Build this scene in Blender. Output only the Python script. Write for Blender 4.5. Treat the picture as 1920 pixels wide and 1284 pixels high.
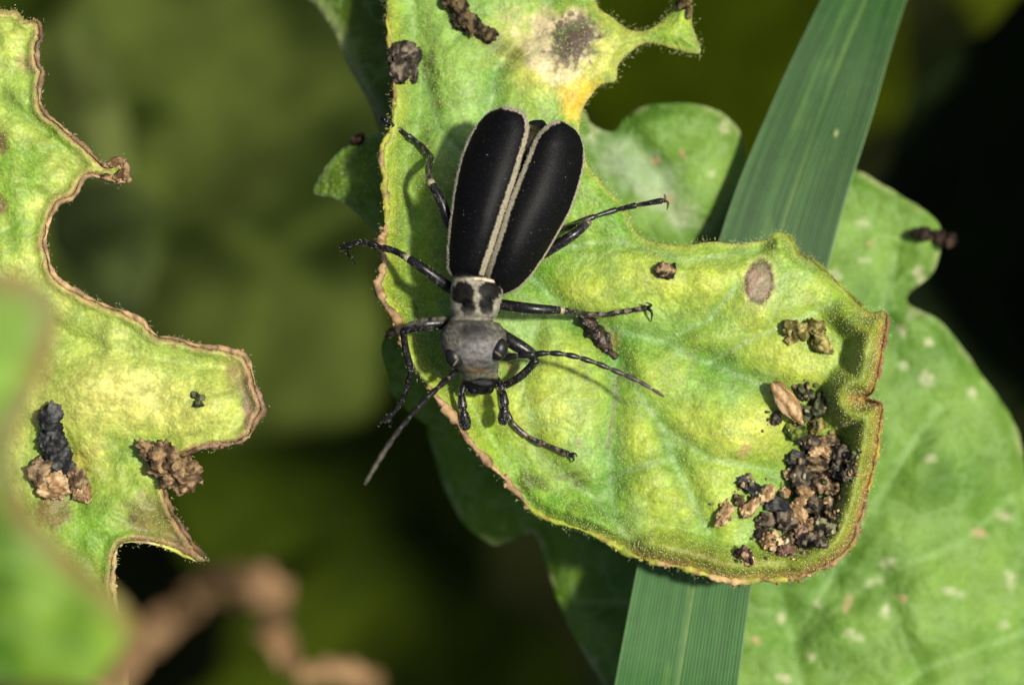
import bpy, bmesh, math, random
import numpy as np
from mathutils import Vector, noise as mn
from mathutils.geometry import delaunay_2d_cdt

random.seed(7)
RNG = np.random.default_rng(7)
for o in list(bpy.data.objects):
    bpy.data.objects.remove(o)
scene = bpy.context.scene
COLL = scene.collection

# ------------------------------------------------------------------ camera
MM = 0.001                       # everything below is laid out in millimetres
WIDTH = 42.0                     # width of the view at leaf height, mm
K = WIDTH / 1920.0               # mm per photo pixel at leaf height
H = 100.0 / 36.0 * WIDTH         # lens height above the leaf, mm
cam_d = bpy.data.cameras.new('macro_camera')
cam_d.lens = 100; cam_d.sensor_width = 36
cam_d.clip_start = 0.004; cam_d.clip_end = 200
cam_d.dof.use_dof = True
cam_d.dof.focus_distance = (H - 1.8) * MM
cam_d.dof.aperture_fstop = 30
cam_d.dof.aperture_blades = 7
cam = bpy.data.objects.new('macro_camera', cam_d)
cam.location = (0, 0, H * MM)    # looks straight down at the leaf
COLL.objects.link(cam)
scene.camera = cam

# ------------------------------------------------------------------ light
SUN_AZ, SUN_EL = math.radians(12), math.radians(65)     # from the right, a little from the top
sv = Vector((math.cos(SUN_EL) * math.cos(SUN_AZ), math.cos(SUN_EL) * math.sin(SUN_AZ), math.sin(SUN_EL)))
world = bpy.data.worlds.new('World'); scene.world = world
world.use_nodes = True
wn = world.node_tree; bg = wn.nodes['Background']
sky = wn.nodes.new('ShaderNodeTexSky'); sky.sky_type = 'NISHITA'; sky.sun_disc = False
sky.sun_elevation = SUN_EL; sky.sun_rotation = math.pi / 2 - SUN_AZ
sky.air_density = 0.7; sky.dust_density = 3.0; sky.ozone_density = 0.4
wn.links.new(sky.outputs[0], bg.inputs[0]); bg.inputs[1].default_value = 0.09
sun_d = bpy.data.lights.new('sun', 'SUN'); sun_d.energy = 4.3; sun_d.angle = math.radians(4.0)
sun_d.color = (1.0, 0.935, 0.80)
sun = bpy.data.objects.new('sun', sun_d); COLL.objects.link(sun)
sun.rotation_euler = (-sv).to_track_quat('-Z', 'Y').to_euler()
sun.location = sv * 1.0
scene.view_settings.view_transform = 'Standard'
scene.view_settings.look = 'None'
scene.view_settings.gamma = 1
scene.view_settings.exposure = 0.55
ALB = 0.66                       # photo colour of a sunlit surface -> base colour


# ------------------------------------------------------------------ helpers
def P(px, py, z):
    """photo pixel + height (mm) -> point in mm"""
    px = np.asarray(px, float); py = np.asarray(py, float); z = np.asarray(z, float)
    s = K * (H - z) / H
    return np.stack(np.broadcast_arrays((px - 960) * s, (642 - py) * s, z), -1)


def c(r, g, b):
    v = np.array([r, g, b], float) / 255
    v = np.where(v <= 0.04045, v / 12.92, ((v + 0.055) / 1.055) ** 2.4)
    return v * ALB


def sstep(a, b, x):
    t = np.clip((np.asarray(x, float) - a) / (b - a), 0, 1)
    return t * t * (3 - 2 * t)


_perm = np.random.default_rng(3).integers(0, 256, 4096)


def vnoise(x, y, seed=0):
    x = np.asarray(x, float); y = np.asarray(y, float)
    xi = np.floor(x).astype(int); yi = np.floor(y).astype(int)
    fx = x - xi; fy = y - yi
    fx = fx * fx * (3 - 2 * fx); fy = fy * fy * (3 - 2 * fy)

    def h(a, b):
        return _perm[(_perm[(a + seed * 131) % 4096] * 7 + b * 13 + _perm[(b + seed * 17) % 4096] * 3) % 4096] / 127.5 - 1
    return (h(xi, yi) * (1 - fx) + h(xi + 1, yi) * fx) * (1 - fy) + (h(xi, yi + 1) * (1 - fx) + h(xi + 1, yi + 1) * fx) * fy


def fbm(x, y, scale, octv=4, seed=0):
    r = 0; a = 1; t = 0
    x = np.asarray(x, float) / scale; y = np.asarray(y, float) / scale
    for i in range(octv):
        r = r + a * vnoise(x + 31.7 * i, y - 17.3 * i, seed + i); t += a
        a *= 0.5; x = x * 2.03; y = y * 2.03
    return r / t


def blend(col, m, cc):
    m = np.clip(np.asarray(m, float), 0, 1)[..., None]
    return col * (1 - m) + np.asarray(cc) * m


def gauss(x, y, cx, cy, rx, ry=None, rot=0):
    ry = rx if ry is None else ry
    a = math.radians(rot); dx = x - cx; dy = y - cy
    u = dx * math.cos(a) + dy * math.sin(a); v = -dx * math.sin(a) + dy * math.cos(a)
    return np.exp(-((u / rx) ** 2 + (v / ry) ** 2))


def seg_dist(x, y, pts, closed=False):
    """distance to a polyline, vectorised and chunked"""
    pts = np.asarray(pts, float)
    a = pts if closed else pts[:-1]
    b = np.roll(pts, -1, 0) if closed else pts[1:]
    shp = np.shape(x); X = np.ravel(np.asarray(x, float)); Y = np.ravel(np.asarray(y, float))
    out = np.empty(len(X)); ab = b - a; L = (ab ** 2).sum(1) + 1e-9
    for i in range(0, len(X), 4000):
        qx = X[i:i + 4000, None]; qy = Y[i:i + 4000, None]
        t = np.clip(((qx - a[:, 0]) * ab[:, 0] + (qy - a[:, 1]) * ab[:, 1]) / L, 0, 1)
        out[i:i + 4000] = np.sqrt(((qx - a[:, 0] - t * ab[:, 0]) ** 2 + (qy - a[:, 1] - t * ab[:, 1]) ** 2).min(1))
    return out.reshape(shp)


def inside(x, y, poly):
    poly = np.asarray(poly, float); r = np.zeros(np.shape(x), bool)
    j = len(poly) - 1
    for i in range(len(poly)):
        xi, yi = poly[i]; xj, yj = poly[j]
        if yi != yj:
            cnd = ((yi > y) != (yj > y)) & (x < (xj - xi) * (y - yi) / (yj - yi) + xi)
            r ^= cnd
        j = i
    return r


def catmull(pts, step, closed=True):
    pts = np.asarray(pts, float); n = len(pts); out = []
    rng_ = range(n) if closed else range(n - 1)
    for i in rng_:
        if closed:
            p0, p1, p2, p3 = pts[i - 1], pts[i], pts[(i + 1) % n], pts[(i + 2) % n]
        else:
            p1, p2 = pts[i], pts[i + 1]
            p0 = pts[i - 1] if i else 2 * p1 - p2
            p3 = pts[i + 2] if i + 2 < n else 2 * p2 - p1
        m = max(1, int(round(np.linalg.norm((p2 - p1)[:2]) / step)))
        for t in np.arange(m) / m:
            out.append(0.5 * (2 * p1 + (p2 - p0) * t + (2 * p0 - 5 * p1 + 4 * p2 - p3) * t * t + (3 * p1 - p0 - 3 * p2 + p3) * t ** 3))
    if not closed:
        out.append(pts[-1])
    return np.array(out)


def tag(o, label, cat, group=None, kind=None):
    o['label'] = label; o['category'] = cat
    if group: o['group'] = group
    if kind: o['kind'] = kind
    return o


def mesh_obj(name, V, F, mat, parent=None, col=None, smooth=True, base=None, attr=None):
    """V in mm (world).  top-level: origin at the base of the thing"""
    V = np.asarray(V, float)
    if parent is not None:
        org = np.array(parent['_org'])
    elif base is not None:
        org = np.array(base, float)
    else:
        org = np.array([(V[:, 0].min() + V[:, 0].max()) / 2, (V[:, 1].min() + V[:, 1].max()) / 2, V[:, 2].min()])
    me = bpy.data.meshes.new(name)
    me.from_pydata(((V - org) * MM).tolist(), [], F if isinstance(F, list) else F.tolist())
    if smooth:
        me.polygons.foreach_set('use_smooth', np.ones(len(me.polygons), bool))
    if col is not None:
        a = me.color_attributes.new('Col', 'FLOAT_COLOR', 'POINT')
        cc = np.ones((len(V), 4)); cc[:, :3] = np.clip(col, 0, 1)
        a.data.foreach_set('color', cc.ravel())
    if attr:
        for k_, v_ in attr.items():
            a = me.attributes.new(k_, 'FLOAT', 'POINT'); a.data.foreach_set('value', np.asarray(v_, float))
    if mat is not None:
        me.materials.append(mat)
    me.update()
    o = bpy.data.objects.new(name, me); COLL.objects.link(o)
    o['_org'] = org.tolist()
    if parent is not None:
        o.parent = parent
    else:
        o.location = org * MM
    return o


def thing(name, org):
    o = bpy.data.objects.new(name, None); COLL.objects.link(o)
    o.empty_display_size = 0.002
    o['_org'] = [float(v) for v in org]
    o.location = np.array(org) * MM
    return o


def tube(pts, rad, sides=10, flat=1.0, caps=True):
    """swept tube through mm points, returns V, F"""
    pts = np.asarray(pts, float); n = len(pts); rad = np.broadcast_to(np.asarray(rad, float), (n,))
    tg = np.gradient(pts, axis=0); tg /= np.linalg.norm(tg, axis=1)[:, None] + 1e-12
    up = np.array([0, 0, 1.0]) if abs(tg[0][2]) < 0.9 else np.array([1.0, 0, 0])
    nrm = np.cross(tg[0], up); nrm /= np.linalg.norm(nrm)
    V = []; F = []
    ang = np.arange(sides) / sides * 2 * np.pi
    for i in range(n):
        nrm = nrm - tg[i] * nrm.dot(tg[i]); nrm /= np.linalg.norm(nrm) + 1e-12
        bn = np.cross(tg[i], nrm)
        V.append(pts[i] + rad[i] * (np.cos(ang)[:, None] * nrm + flat * np.sin(ang)[:, None] * bn))
    V = np.concatenate(V)
    for i in range(n - 1):
        for j in range(sides):
            a = i * sides + j; b = i * sides + (j + 1) % sides
            F.append((a, b, b + sides, a + sides))
    if caps:
        F.append(tuple(range(sides))[::-1]); F.append(tuple(range((n - 1) * sides, n * sides)))
    return V, F


def join(parts):
    Vs = []; Fs = []; Cs = []; o = 0
    for p in parts:
        V, F = p[0], p[1]
        Vs.append(V); Fs += [tuple(int(i) + o for i in f) for f in F]
        if len(p) > 2:
            Cs.append(np.broadcast_to(p[2], (len(V), 3)))
        o += len(V)
    return np.concatenate(Vs), Fs, (np.concatenate(Cs) if Cs else None)


# ------------------------------------------------------------------ materials
def material(name, rough=0.5, spec=0.4, mottle=0.25, mottle_mm=0.25, bump=0.3, bump_mm=0.12, cell=0.0, cell_mm=0.3,
             transl=0.0, sheen=0.0, sss=0.0, color=None, coat=0.0, speck=None, fine=0.0, net=None):
    m = bpy.data.materials.new(name); m.use_nodes = True
    nt = m.node_tree; N = nt.nodes; L = nt.links
    b = N['Principled BSDF']; out = N['Material Output']
    b.inputs['Roughness'].default_value = rough
    b.inputs['Specular IOR Level'].default_value = spec
    b.inputs['Sheen Weight'].default_value = sheen
    b.inputs['Sheen Roughness'].default_value = 0.4
    b.inputs['Coat Weight'].default_value = coat
    tc = N.new('ShaderNodeTexCoord')
    if color is None:
        at = N.new('ShaderNodeAttribute'); at.attribute_name = 'Col'; src = at.outputs['Color']
    else:
        rgb = N.new('ShaderNodeRGB'); rgb.outputs[0].default_value = (*color, 1); src = rgb.outputs[0]
    n1 = N.new('ShaderNodeTexNoise'); n1.inputs['Scale'].default_value = 1000 / mottle_mm * 0.5
    n1.inputs['Detail'].default_value = 5; n1.inputs['Roughness'].default_value = 0.65
    L.new(tc.outputs['Object'], n1.inputs['Vector'])
    mr = N.new('ShaderNodeMapRange'); mr.inputs[1].default_value = 0.34; mr.inputs[2].default_value = 0.66
    mr.inputs[3].default_value = 1 - mottle; mr.inputs[4].default_value = 1 + mottle
    L.new(n1.outputs[0], mr.inputs[0])
    mx = N.new('ShaderNodeVectorMath'); mx.operation = 'SCALE'
    L.new(src, mx.inputs[0]); L.new(mr.outputs[0], mx.inputs['Scale'])
    csrc = mx.outputs[0]
    if fine:
        n4 = N.new('ShaderNodeTexNoise'); n4.inputs['Scale'].default_value = 7500; n4.inputs['Detail'].default_value = 2
        L.new(tc.outputs['Object'], n4.inputs['Vector'])
        m4 = N.new('ShaderNodeMapRange'); m4.inputs[1].default_value = 0.3; m4.inputs[2].default_value = 0.7
        m4.inputs[3].default_value = 1 - fine; m4.inputs[4].default_value = 1 + fine
        L.new(n4.outputs[0], m4.inputs[0])
        x4 = N.new('ShaderNodeVectorMath'); x4.operation = 'SCALE'
        L.new(csrc, x4.inputs[0]); L.new(m4.outputs[0], x4.inputs['Scale']); csrc = x4.outputs[0]
    if speck:
        # scattered pale flecks: (colour, spacing mm, radius fraction)
        vo = N.new('ShaderNodeTexVoronoi'); vo.inputs['Scale'].default_value = 1000 / speck[1]
        L.new(tc.outputs['Object'], vo.inputs['Vector'])
        lt = N.new('ShaderNodeMapRange'); lt.inputs[1].default_value = speck[2]; lt.inputs[2].default_value = speck[2] * 0.5
        lt.inputs[3].default_value = 0; lt.inputs[4].default_value = 0.75
        L.new(vo.outputs['Distance'], lt.inputs[0])
        mm_ = N.new('ShaderNodeMixRGB'); mm_.inputs[2].default_value = (*speck[0], 1)
        L.new(lt.outputs[0], mm_.inputs[0]); L.new(csrc, mm_.inputs[1]); csrc = mm_.outputs[0]
    nh = None
    if net:
        # mesh of small veins: (cell mm, strength, colour)
        nw = N.new('ShaderNodeTexNoise'); nw.inputs['Scale'].default_value = 900; nw.inputs['Detail'].default_value = 3
        L.new(tc.outputs['Object'], nw.inputs['Vector'])
        wv = N.new('ShaderNodeVectorMath'); wv.operation = 'MULTIPLY_ADD'; wv.inputs[1].default_value = (net[0] * 1.1 * MM,) * 3
        L.new(nw.outputs['Color'], wv.inputs[0]); L.new(tc.outputs['Object'], wv.inputs[2])
        vn = N.new('ShaderNodeTexVoronoi'); vn.feature = 'DISTANCE_TO_EDGE'; vn.inputs['Scale'].default_value = 1000 / net[0]
        L.new(wv.outputs[0], vn.inputs['Vector'])
        nh = N.new('ShaderNodeMapRange'); nh.interpolation_type = 'SMOOTHSTEP'; nh.inputs[1].default_value = 0.0; nh.inputs[2].default_value = 0.22
        L.new(vn.outputs['Distance'], nh.inputs[0])
        nm = N.new('ShaderNodeMapRange'); nm.inputs[1].default_value = 0.0; nm.inputs[2].default_value = 0.10; nm.inputs[3].default_value = net[1]; nm.inputs[4].default_value = 0
        L.new(vn.outputs['Distance'], nm.inputs[0])
        nx_ = N.new('ShaderNodeMixRGB'); nx_.inputs[2].default_value = (*net[2], 1)
        L.new(nm.outputs[0], nx_.inputs[0]); L.new(csrc, nx_.inputs[1]); csrc = nx_.outputs[0]
    L.new(csrc, b.inputs['Base Color'])
    n2 = N.new('ShaderNodeTexNoise'); n2.inputs['Scale'].default_value = 1000 / bump_mm * 0.5
    n2.inputs['Detail'].default_value = 4; n2.inputs['Roughness'].default_value = 0.6
    L.new(tc.outputs['Object'], n2.inputs['Vector'])
    bp = N.new('ShaderNodeBump'); bp.inputs['Strength'].default_value = bump
    bp.inputs['Distance'].default_value = bump_mm * MM * 0.6
    L.new(n2.outputs[0], bp.inputs['Height']); nrm = bp.outputs[0]
    if nh is not None:
        b3 = N.new('ShaderNodeBump'); b3.inputs['Strength'].default_value = net[3]; b3.inputs['Distance'].default_value = net[0] * MM * 0.09
        L.new(nh.outputs[0], b3.inputs['Height']); L.new(nrm, b3.inputs['Normal']); nrm = b3.outputs[0]
    if cell > 0:
        v2 = N.new('ShaderNodeTexVoronoi'); v2.inputs['Scale'].default_value = 1000 / cell_mm
        L.new(tc.outputs['Object'], v2.inputs['Vector'])
        b2 = N.new('ShaderNodeBump'); b2.inputs['Strength'].default_value = cell; b2.invert = True
        b2.inputs['Distance'].default_value = cell_mm * MM * 0.4
        L.new(v2.outputs['Distance'], b2.inputs['Height']); L.new(nrm, b2.inputs['Normal']); nrm = b2.outputs[0]
    L.new(nrm, b.inputs['Normal'])
    if transl > 0:
        tr = N.new('ShaderNodeBsdfTranslucent'); L.new(csrc, tr.inputs['Color']); L.new(nrm, tr.inputs['Normal'])
        ms = N.new('ShaderNodeMixShader'); ms.inputs[0].default_value = transl
        L.new(b.outputs[0], ms.inputs[1]); L.new(tr.outputs[0], ms.inputs[2]); L.new(ms.outputs[0], out.inputs['Surface'])
    if sss > 0:
        b.inputs['Subsurface Weight'].default_value = sss
        b.inputs['Subsurface Radius'].default_value = (0.5, 0.8, 0.15)
        b.inputs['Subsurface Scale'].default_value = 0.4 * MM
    return m


M_LEAF = material('leaf_hairy', rough=0.5, spec=0.34, mottle=0.24, mottle_mm=0.35, bump=0.5, bump_mm=0.12, cell=0.3, cell_mm=0.16, fine=0.2, net=(1.5, 0.3, tuple(c(96, 140, 50)), 0.28),
                  transl=0.10)
M_LEAF2 = material('leaf_soft', rough=0.6, spec=0.25, mottle=0.15, mottle_mm=0.9, bump=0.35, bump_mm=0.25, cell=0.25, cell_mm=0.4, transl=0.15, fine=0.15, net=(2.6, 0.35, tuple(c(140, 180, 100)), 0.22))
M_FAR = material('leaf_far', rough=0.8, spec=0.05, mottle=0.3, mottle_mm=3.0, bump=0.3, bump_mm=0.6, transl=0.12)
M_RIM = material('dried_edge', rough=0.62, spec=0.3, mottle=0.4, mottle_mm=0.25, bump=0.9, bump_mm=0.15)
M_GRASS = material('grass_blade', rough=0.5, spec=0.22, mottle=0.10, mottle_mm=0.3, bump=0.15, bump_mm=0.08)
M_FRASS = material('frass', rough=0.85, spec=0.14, mottle=0.45, mottle_mm=0.16, bump=1.0, bump_mm=0.12)
M_WET = material('frass_wet', rough=0.35, spec=0.5, mottle=0.45, mottle_mm=0.16, bump=1.0, bump_mm=0.14)
M_BEETLE = material('beetle_pile', rough=0.5, spec=0.08, mottle=0.45, mottle_mm=0.10, bump=0.5, bump_mm=0.05)
M_LEG = material('beetle_leg', rough=0.30, spec=0.34, mottle=0.5, mottle_mm=0.10, bump=0.35, bump_mm=0.06)
M_EYE = material('beetle_eye', rough=0.42, spec=0.35, mottle=0.1, bump=0.15, bump_mm=0.05, color=(0.006, 0.006, 0.007))
M_HAIR = material('leaf_hair', rough=0.35, spec=0.6, mottle=0.1, bump=0.0, color=tuple(c(228, 232, 160)), transl=0.25)
M_DRY = material('dry_leaf', rough=0.7, spec=0.2, mottle=0.3, mottle_mm=1.2, bump=0.5, bump_mm=0.5, transl=0.1)
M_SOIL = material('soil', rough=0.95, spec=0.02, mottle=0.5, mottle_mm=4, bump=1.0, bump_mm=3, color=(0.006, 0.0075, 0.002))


def elytron_material():
    m = bpy.data.materials.new('elytron'); m.use_nodes = True
    nt = m.node_tree; N = nt.nodes; L = nt.links; b = N['Principled BSDF']
    tc = N.new('ShaderNodeTexCoord')
    at = N.new('ShaderNodeAttribute'); at.attribute_name = 'pale'
    n1 = N.new('ShaderNodeTexNoise'); n1.inputs['Scale'].default_value = 9000; n1.inputs['Detail'].default_value = 3
    L.new(tc.outputs['Object'], n1.inputs['Vector'])
    ad = N.new('ShaderNodeMath'); ad.operation = 'MULTIPLY_ADD'
    L.new(n1.outputs[0], ad.inputs[0]); ad.inputs[1].default_value = 1.35; L.new(at.outputs['Fac'], ad.inputs[2])
    mr = N.new('ShaderNodeMapRange'); mr.inputs[1].default_value = 1.02; mr.inputs[2].default_value = 1.38
    L.new(ad.outputs[0], mr.inputs[0])
    # fine grey hairs sprinkled over the black
    n2 = N.new('ShaderNodeTexNoise'); n2.inputs['Scale'].default_value = 14000; n2.inputs['Detail'].default_value = 2
    L.new(tc.outputs['Object'], n2.inputs['Vector'])
    m2 = N.new('ShaderNodeMapRange'); m2.inputs[1].default_value = 0.56; m2.inputs[2].default_value = 0.78
    m2.inputs[4].default_value = 0.55
    L.new(n2.outputs[0], m2.inputs[0])
    k1 = N.new('ShaderNodeMixRGB'); k1.inputs[1].default_value = (0.0022, 0.0022, 0.0025, 1); k1.inputs[2].default_value = (0.022, 0.022, 0.025, 1)
    L.new(m2.outputs[0], k1.inputs[0])
    n3 = N.new('ShaderNodeTexNoise'); n3.inputs['Scale'].default_value = 16000; n3.inputs['Detail'].default_value = 2
    L.new(tc.outputs['Object'], n3.inputs['Vector'])
    k0 = N.new('ShaderNodeMixRGB'); k0.inputs[1].default_value = (*c(112, 104, 84), 1); k0.inputs[2].default_value = (*c(212, 202, 172), 1)
    L.new(n3.outputs[0], k0.inputs[0])
    k2 = N.new('ShaderNodeMixRGB')
    L.new(mr.outputs[0], k2.inputs[0]); L.new(k1.outputs[0], k2.inputs[1]); L.new(k0.outputs[0], k2.inputs[2])
    L.new(k2.outputs[0], b.inputs['Base Color'])
    b.inputs['Roughness'].default_value = 0.5; b.inputs['Specular IOR Level'].default_value = 0.10
    bp = N.new('ShaderNodeBump'); bp.inputs['Strength'].default_value = 0.5; bp.inputs['Distance'].default_value = 0.03 * MM
    L.new(n2.outputs[0], bp.inputs['Height']); L.new(bp.outputs[0], b.inputs['Normal'])
    return m


M_ELY = elytron_material()


# ------------------------------------------------------------------ ground
gx = np.linspace(-1, 1, 60); gx = np.sign(gx) * np.abs(gx) ** 3 * 30000
GZ = -300.0
GV = np.array([[a, b_, GZ + 4 * fbm(a, b_, 30, 3, 5)] for b_ in gx for a in gx])
GF = [(j * 60 + i, j * 60 + i + 1, (j + 1) * 60 + i + 1, (j + 1) * 60 + i) for j in range(59) for i in range(59)]
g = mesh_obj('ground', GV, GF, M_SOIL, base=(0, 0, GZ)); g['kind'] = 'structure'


def ico(sub):
    bm = bmesh.new(); bmesh.ops.create_icosphere(bm, subdivisions=sub, radius=1)
    V = np.array([v.co[:] for v in bm.verts]); F = [tuple(v.index for v in f.verts) for f in bm.faces]; bm.free(); return V, F


ICO = {2: ico(2), 3: ico(3), 4: ico(4)}
# ------------------------------------------------------------------ leaf builder
def leaf_mesh(outline, zf, cf, spacing, thick=0.28, jag=0.0, jag_seed=1):
    poly = catmull(outline, spacing)
    if jag:
        nx = np.roll(poly, -1, 0) - np.roll(poly, 1, 0); nx = np.stack([nx[:, 1], -nx[:, 0]], 1)
        nx /= np.linalg.norm(nx, axis=1)[:, None] + 1e-9
        poly = poly + nx * (jag * fbm(poly[:, 0], poly[:, 1], 28, 4, jag_seed))[:, None]
    x0, y0 = poly.min(0); x1, y1 = poly.max(0)
    xs = np.arange(x0, x1, spacing); ys = np.arange(y0, y1, spacing * 0.866)
    X, Y = np.meshgrid(xs, ys); X[1::2] += spacing / 2
    X = X.ravel(); Y = Y.ravel()
    ins = inside(X, Y, poly); X, Y = X[ins], Y[ins]
    d = seg_dist(X, Y, poly, True); ok = d > spacing * 0.55; X, Y = X[ok], Y[ok]
    n = len(poly)
    pts = [Vector((float(a), float(b_))) for a, b_ in poly] + [Vector((float(a), float(b_))) for a, b_ in zip(X, Y)]
    v, e, f, *_ = delaunay_2d_cdt(pts, [(i, (i + 1) % n) for i in range(n)], [], 1, 1e-4)
    A = np.array([(q.x, q.y) for q in v]); T = np.array([tuple(t) for t in f if len(t) == 3])
    p = A[T]; ar = (p[:, 1, 0] - p[:, 0, 0]) * (p[:, 2, 1] - p[:, 0, 1]) - (p[:, 1, 1] - p[:, 0, 1]) * (p[:, 2, 0] - p[:, 0, 0])
    T[ar > 0] = T[ar > 0][:, ::-1]          # photo y runs down: flip so the faces look up
    d = seg_dist(A[:, 0], A[:, 1], poly, True)
    z = zf(A[:, 0], A[:, 1], d)
    V = P(A[:, 0], A[:, 1], z); m = len(V)
    B = V.copy(); B[:, 2] -= thick * (0.35 + 0.65 * np.clip(d / 12, 0, 1))
    col = cf(A[:, 0], A[:, 1], d)
    ed = {}
    for t in T:
        for i in range(3):
            a, b_ = int(t[i]), int(t[(i + 1) % 3])
            if (b_, a) in ed: del ed[(b_, a)]
            else: ed[(a, b_)] = 1
    F = [tuple(int(i) for i in t) for t in T] + [tuple(int(i) + m for i in t[::-1]) for t in T]
    F += [(b_, a, a + m, b_ + m) for a, b_ in ed]
    return np.concatenate([V, B]), F, np.concatenate([col, col]), V, T, poly


def petiole(parent, start, top, ground_xy, r=0.9, col=(120, 150, 60), mat=None):
    """stalk from the hidden end of a leaf down to the soil"""
    a = np.array(start, float); g_ = np.array([ground_xy[0], ground_xy[1], GZ - 3])
    m1 = a + np.array(top, float); m2 = np.array([g_[0] * 0.8 + m1[0] * 0.2, g_[1] * 0.8 + m1[1] * 0.2, GZ * 0.5])
    pts = catmull(np.array([a, m1, m2, g_]), 2.0, False)
    V, F = tube(pts, np.linspace(r, r * 1.5, len(pts)), 10)
    return mesh_obj('petiole', V, F, mat or M_LEAF2, parent, np.broadcast_to(c(*col), (len(V), 3)))


def rim_tube(parent, path, zf, rad, colf, name='dried_rim', sides=8, lift=0.0, seed=0):
    path = np.asarray(path, float)
    rad = rad * .85
    r = rad * np.clip(0.85 + 0.95 * fbm(path[:, 0], path[:, 1], 26, 4, seed + 11), 0.3, 1.7) * K
    dxy = fbm(path[:, 0], path[:, 1], 12, 4, seed + 3) * rad * 0.8
    z = zf(path[:, 0], path[:, 1]) + lift
    pts = P(path[:, 0] + dxy, path[:, 1] + dxy * 0.5, z)
    e = np.minimum(np.arange(len(pts)), np.arange(len(pts))[::-1]); r = r * np.clip(0.2 + e / 6, 0, 1)
    V, F = tube(pts, r, sides)
    V = V + 0.42 * rad * K * np.stack([fbm(V[:, 0] * 40 + k_, V[:, 1] * 40 + V[:, 2] * 33, 5, 2, 20 + k_) for k_ in range(3)], 1)
    px = np.repeat(path[:, 0], sides); py = np.repeat(path[:, 1], sides)
    parts = [(V, F, colf(px + 0.8 * V[:, 2] * 40, py))]
    # shrivelled flakes and crumbs baked onto the dead edge
    rg = np.random.default_rng(seed + 77)
    for q in range(int(len(path) * 0.16)):
        i = rg.integers(0, len(path)); s_ = rad * K * rg.uniform(.35, .85); w = ICO[2][0] * (s_ * rg.uniform(.5, 1.3, 3))
        w = w * (1 + 0.5 * fbm(ICO[2][0][:, 0] * 9 + q, ICO[2][0][:, 1] * 9 + ICO[2][0][:, 2] * 7, 6, 2, q % 50))[:, None]
        w = w + pts[i] + rg.normal(size=3) * rad * K * .55
        parts.append((w, ICO[2][1], np.clip(colf(path[i:i + 1, 0], path[i:i + 1, 1]) * rg.uniform(.6, 1.25), 0, 1)))
    V, F, C_ = join(parts)
    return mesh_obj(name, V, F, M_RIM, parent, C_)


def hairs(parent, P0, N0, length, base, name='hairs', mat=None, lean=0.5, seed=1):
    rg = np.random.default_rng(seed); n = len(P0)
    Ls = length * (0.5 + rg.random(n))
    dirv = N0 + lean * rg.normal(size=(n, 3)); dirv /= np.linalg.norm(dirv, axis=1)[:, None]
    t1 = np.cross(dirv, rg.normal(size=(n, 3))); t1 /= np.linalg.norm(t1, axis=1)[:, None]; t2 = np.cross(dirv, t1)
    V = np.empty((n, 4, 3))
    for k_ in range(3):
        a = 2 * math.pi * k_ / 3
        V[:, k_] = P0 + base * (math.cos(a) * t1 + math.sin(a) * t2)
    V[:, 3] = P0 + dirv * Ls[:, None]
    i = np.arange(n)[:, None] * 4
    F = np.concatenate([i + np.array([[0, 1, 3]]), i + np.array([[1, 2, 3]]), i + np.array([[2, 0, 3]])])
    o = mesh_obj(name, V.reshape(-1, 3), F, mat or M_HAIR, parent, smooth=False); o['kind'] = 'stuff'
    return o


def beads(parent, P0, N0, rad, seed):
    # swollen glistening hair tips
    rg = np.random.default_rng(seed); n = len(P0); R = rad * (0.45 + 1.1 * rg.random(n) ** 2)
    D = np.array([[1, 0, 0], [-1, 0, 0], [0, 1, 0], [0, -1, 0], [0, 0, 1], [0, 0, -1.0]])
    V = (P0 + N0 * R[:, None] * .2)[:, None] + D[None] * R[:, None, None]
    T = np.array([[0, 2, 4], [2, 1, 4], [1, 3, 4], [3, 0, 4], [2, 0, 5], [1, 2, 5], [3, 1, 5], [0, 3, 5]])
    F = (np.arange(n)[:, None, None] * 6 + T[None]).reshape(-1, 3)
    o = mesh_obj('hair_tips', V.reshape(-1, 3), F, M_HAIR, parent, smooth=True); o['kind'] = 'stuff'
    return o


def surf_sample(V, T, n, seed=0, weight=None):
    rg = np.random.default_rng(seed)
    a, b_, c_ = V[T[:, 0]], V[T[:, 1]], V[T[:, 2]]
    nr = np.cross(b_ - a, c_ - a); ar = np.linalg.norm(nr, axis=1)
    w = ar.copy()
    if weight is not None: w *= weight((a + b_ + c_) / 3)
    idx = rg.choice(len(T), n, p=w / w.sum())
    u = rg.random((n, 2)); s = u.sum(1) > 1; u[s] = 1 - u[s]
    return a[idx] + (b_ - a)[idx] * u[:, :1] + (c_ - a)[idx] * u[:, 1:], nr[idx] / (ar[idx][:, None] + 1e-12)


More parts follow.
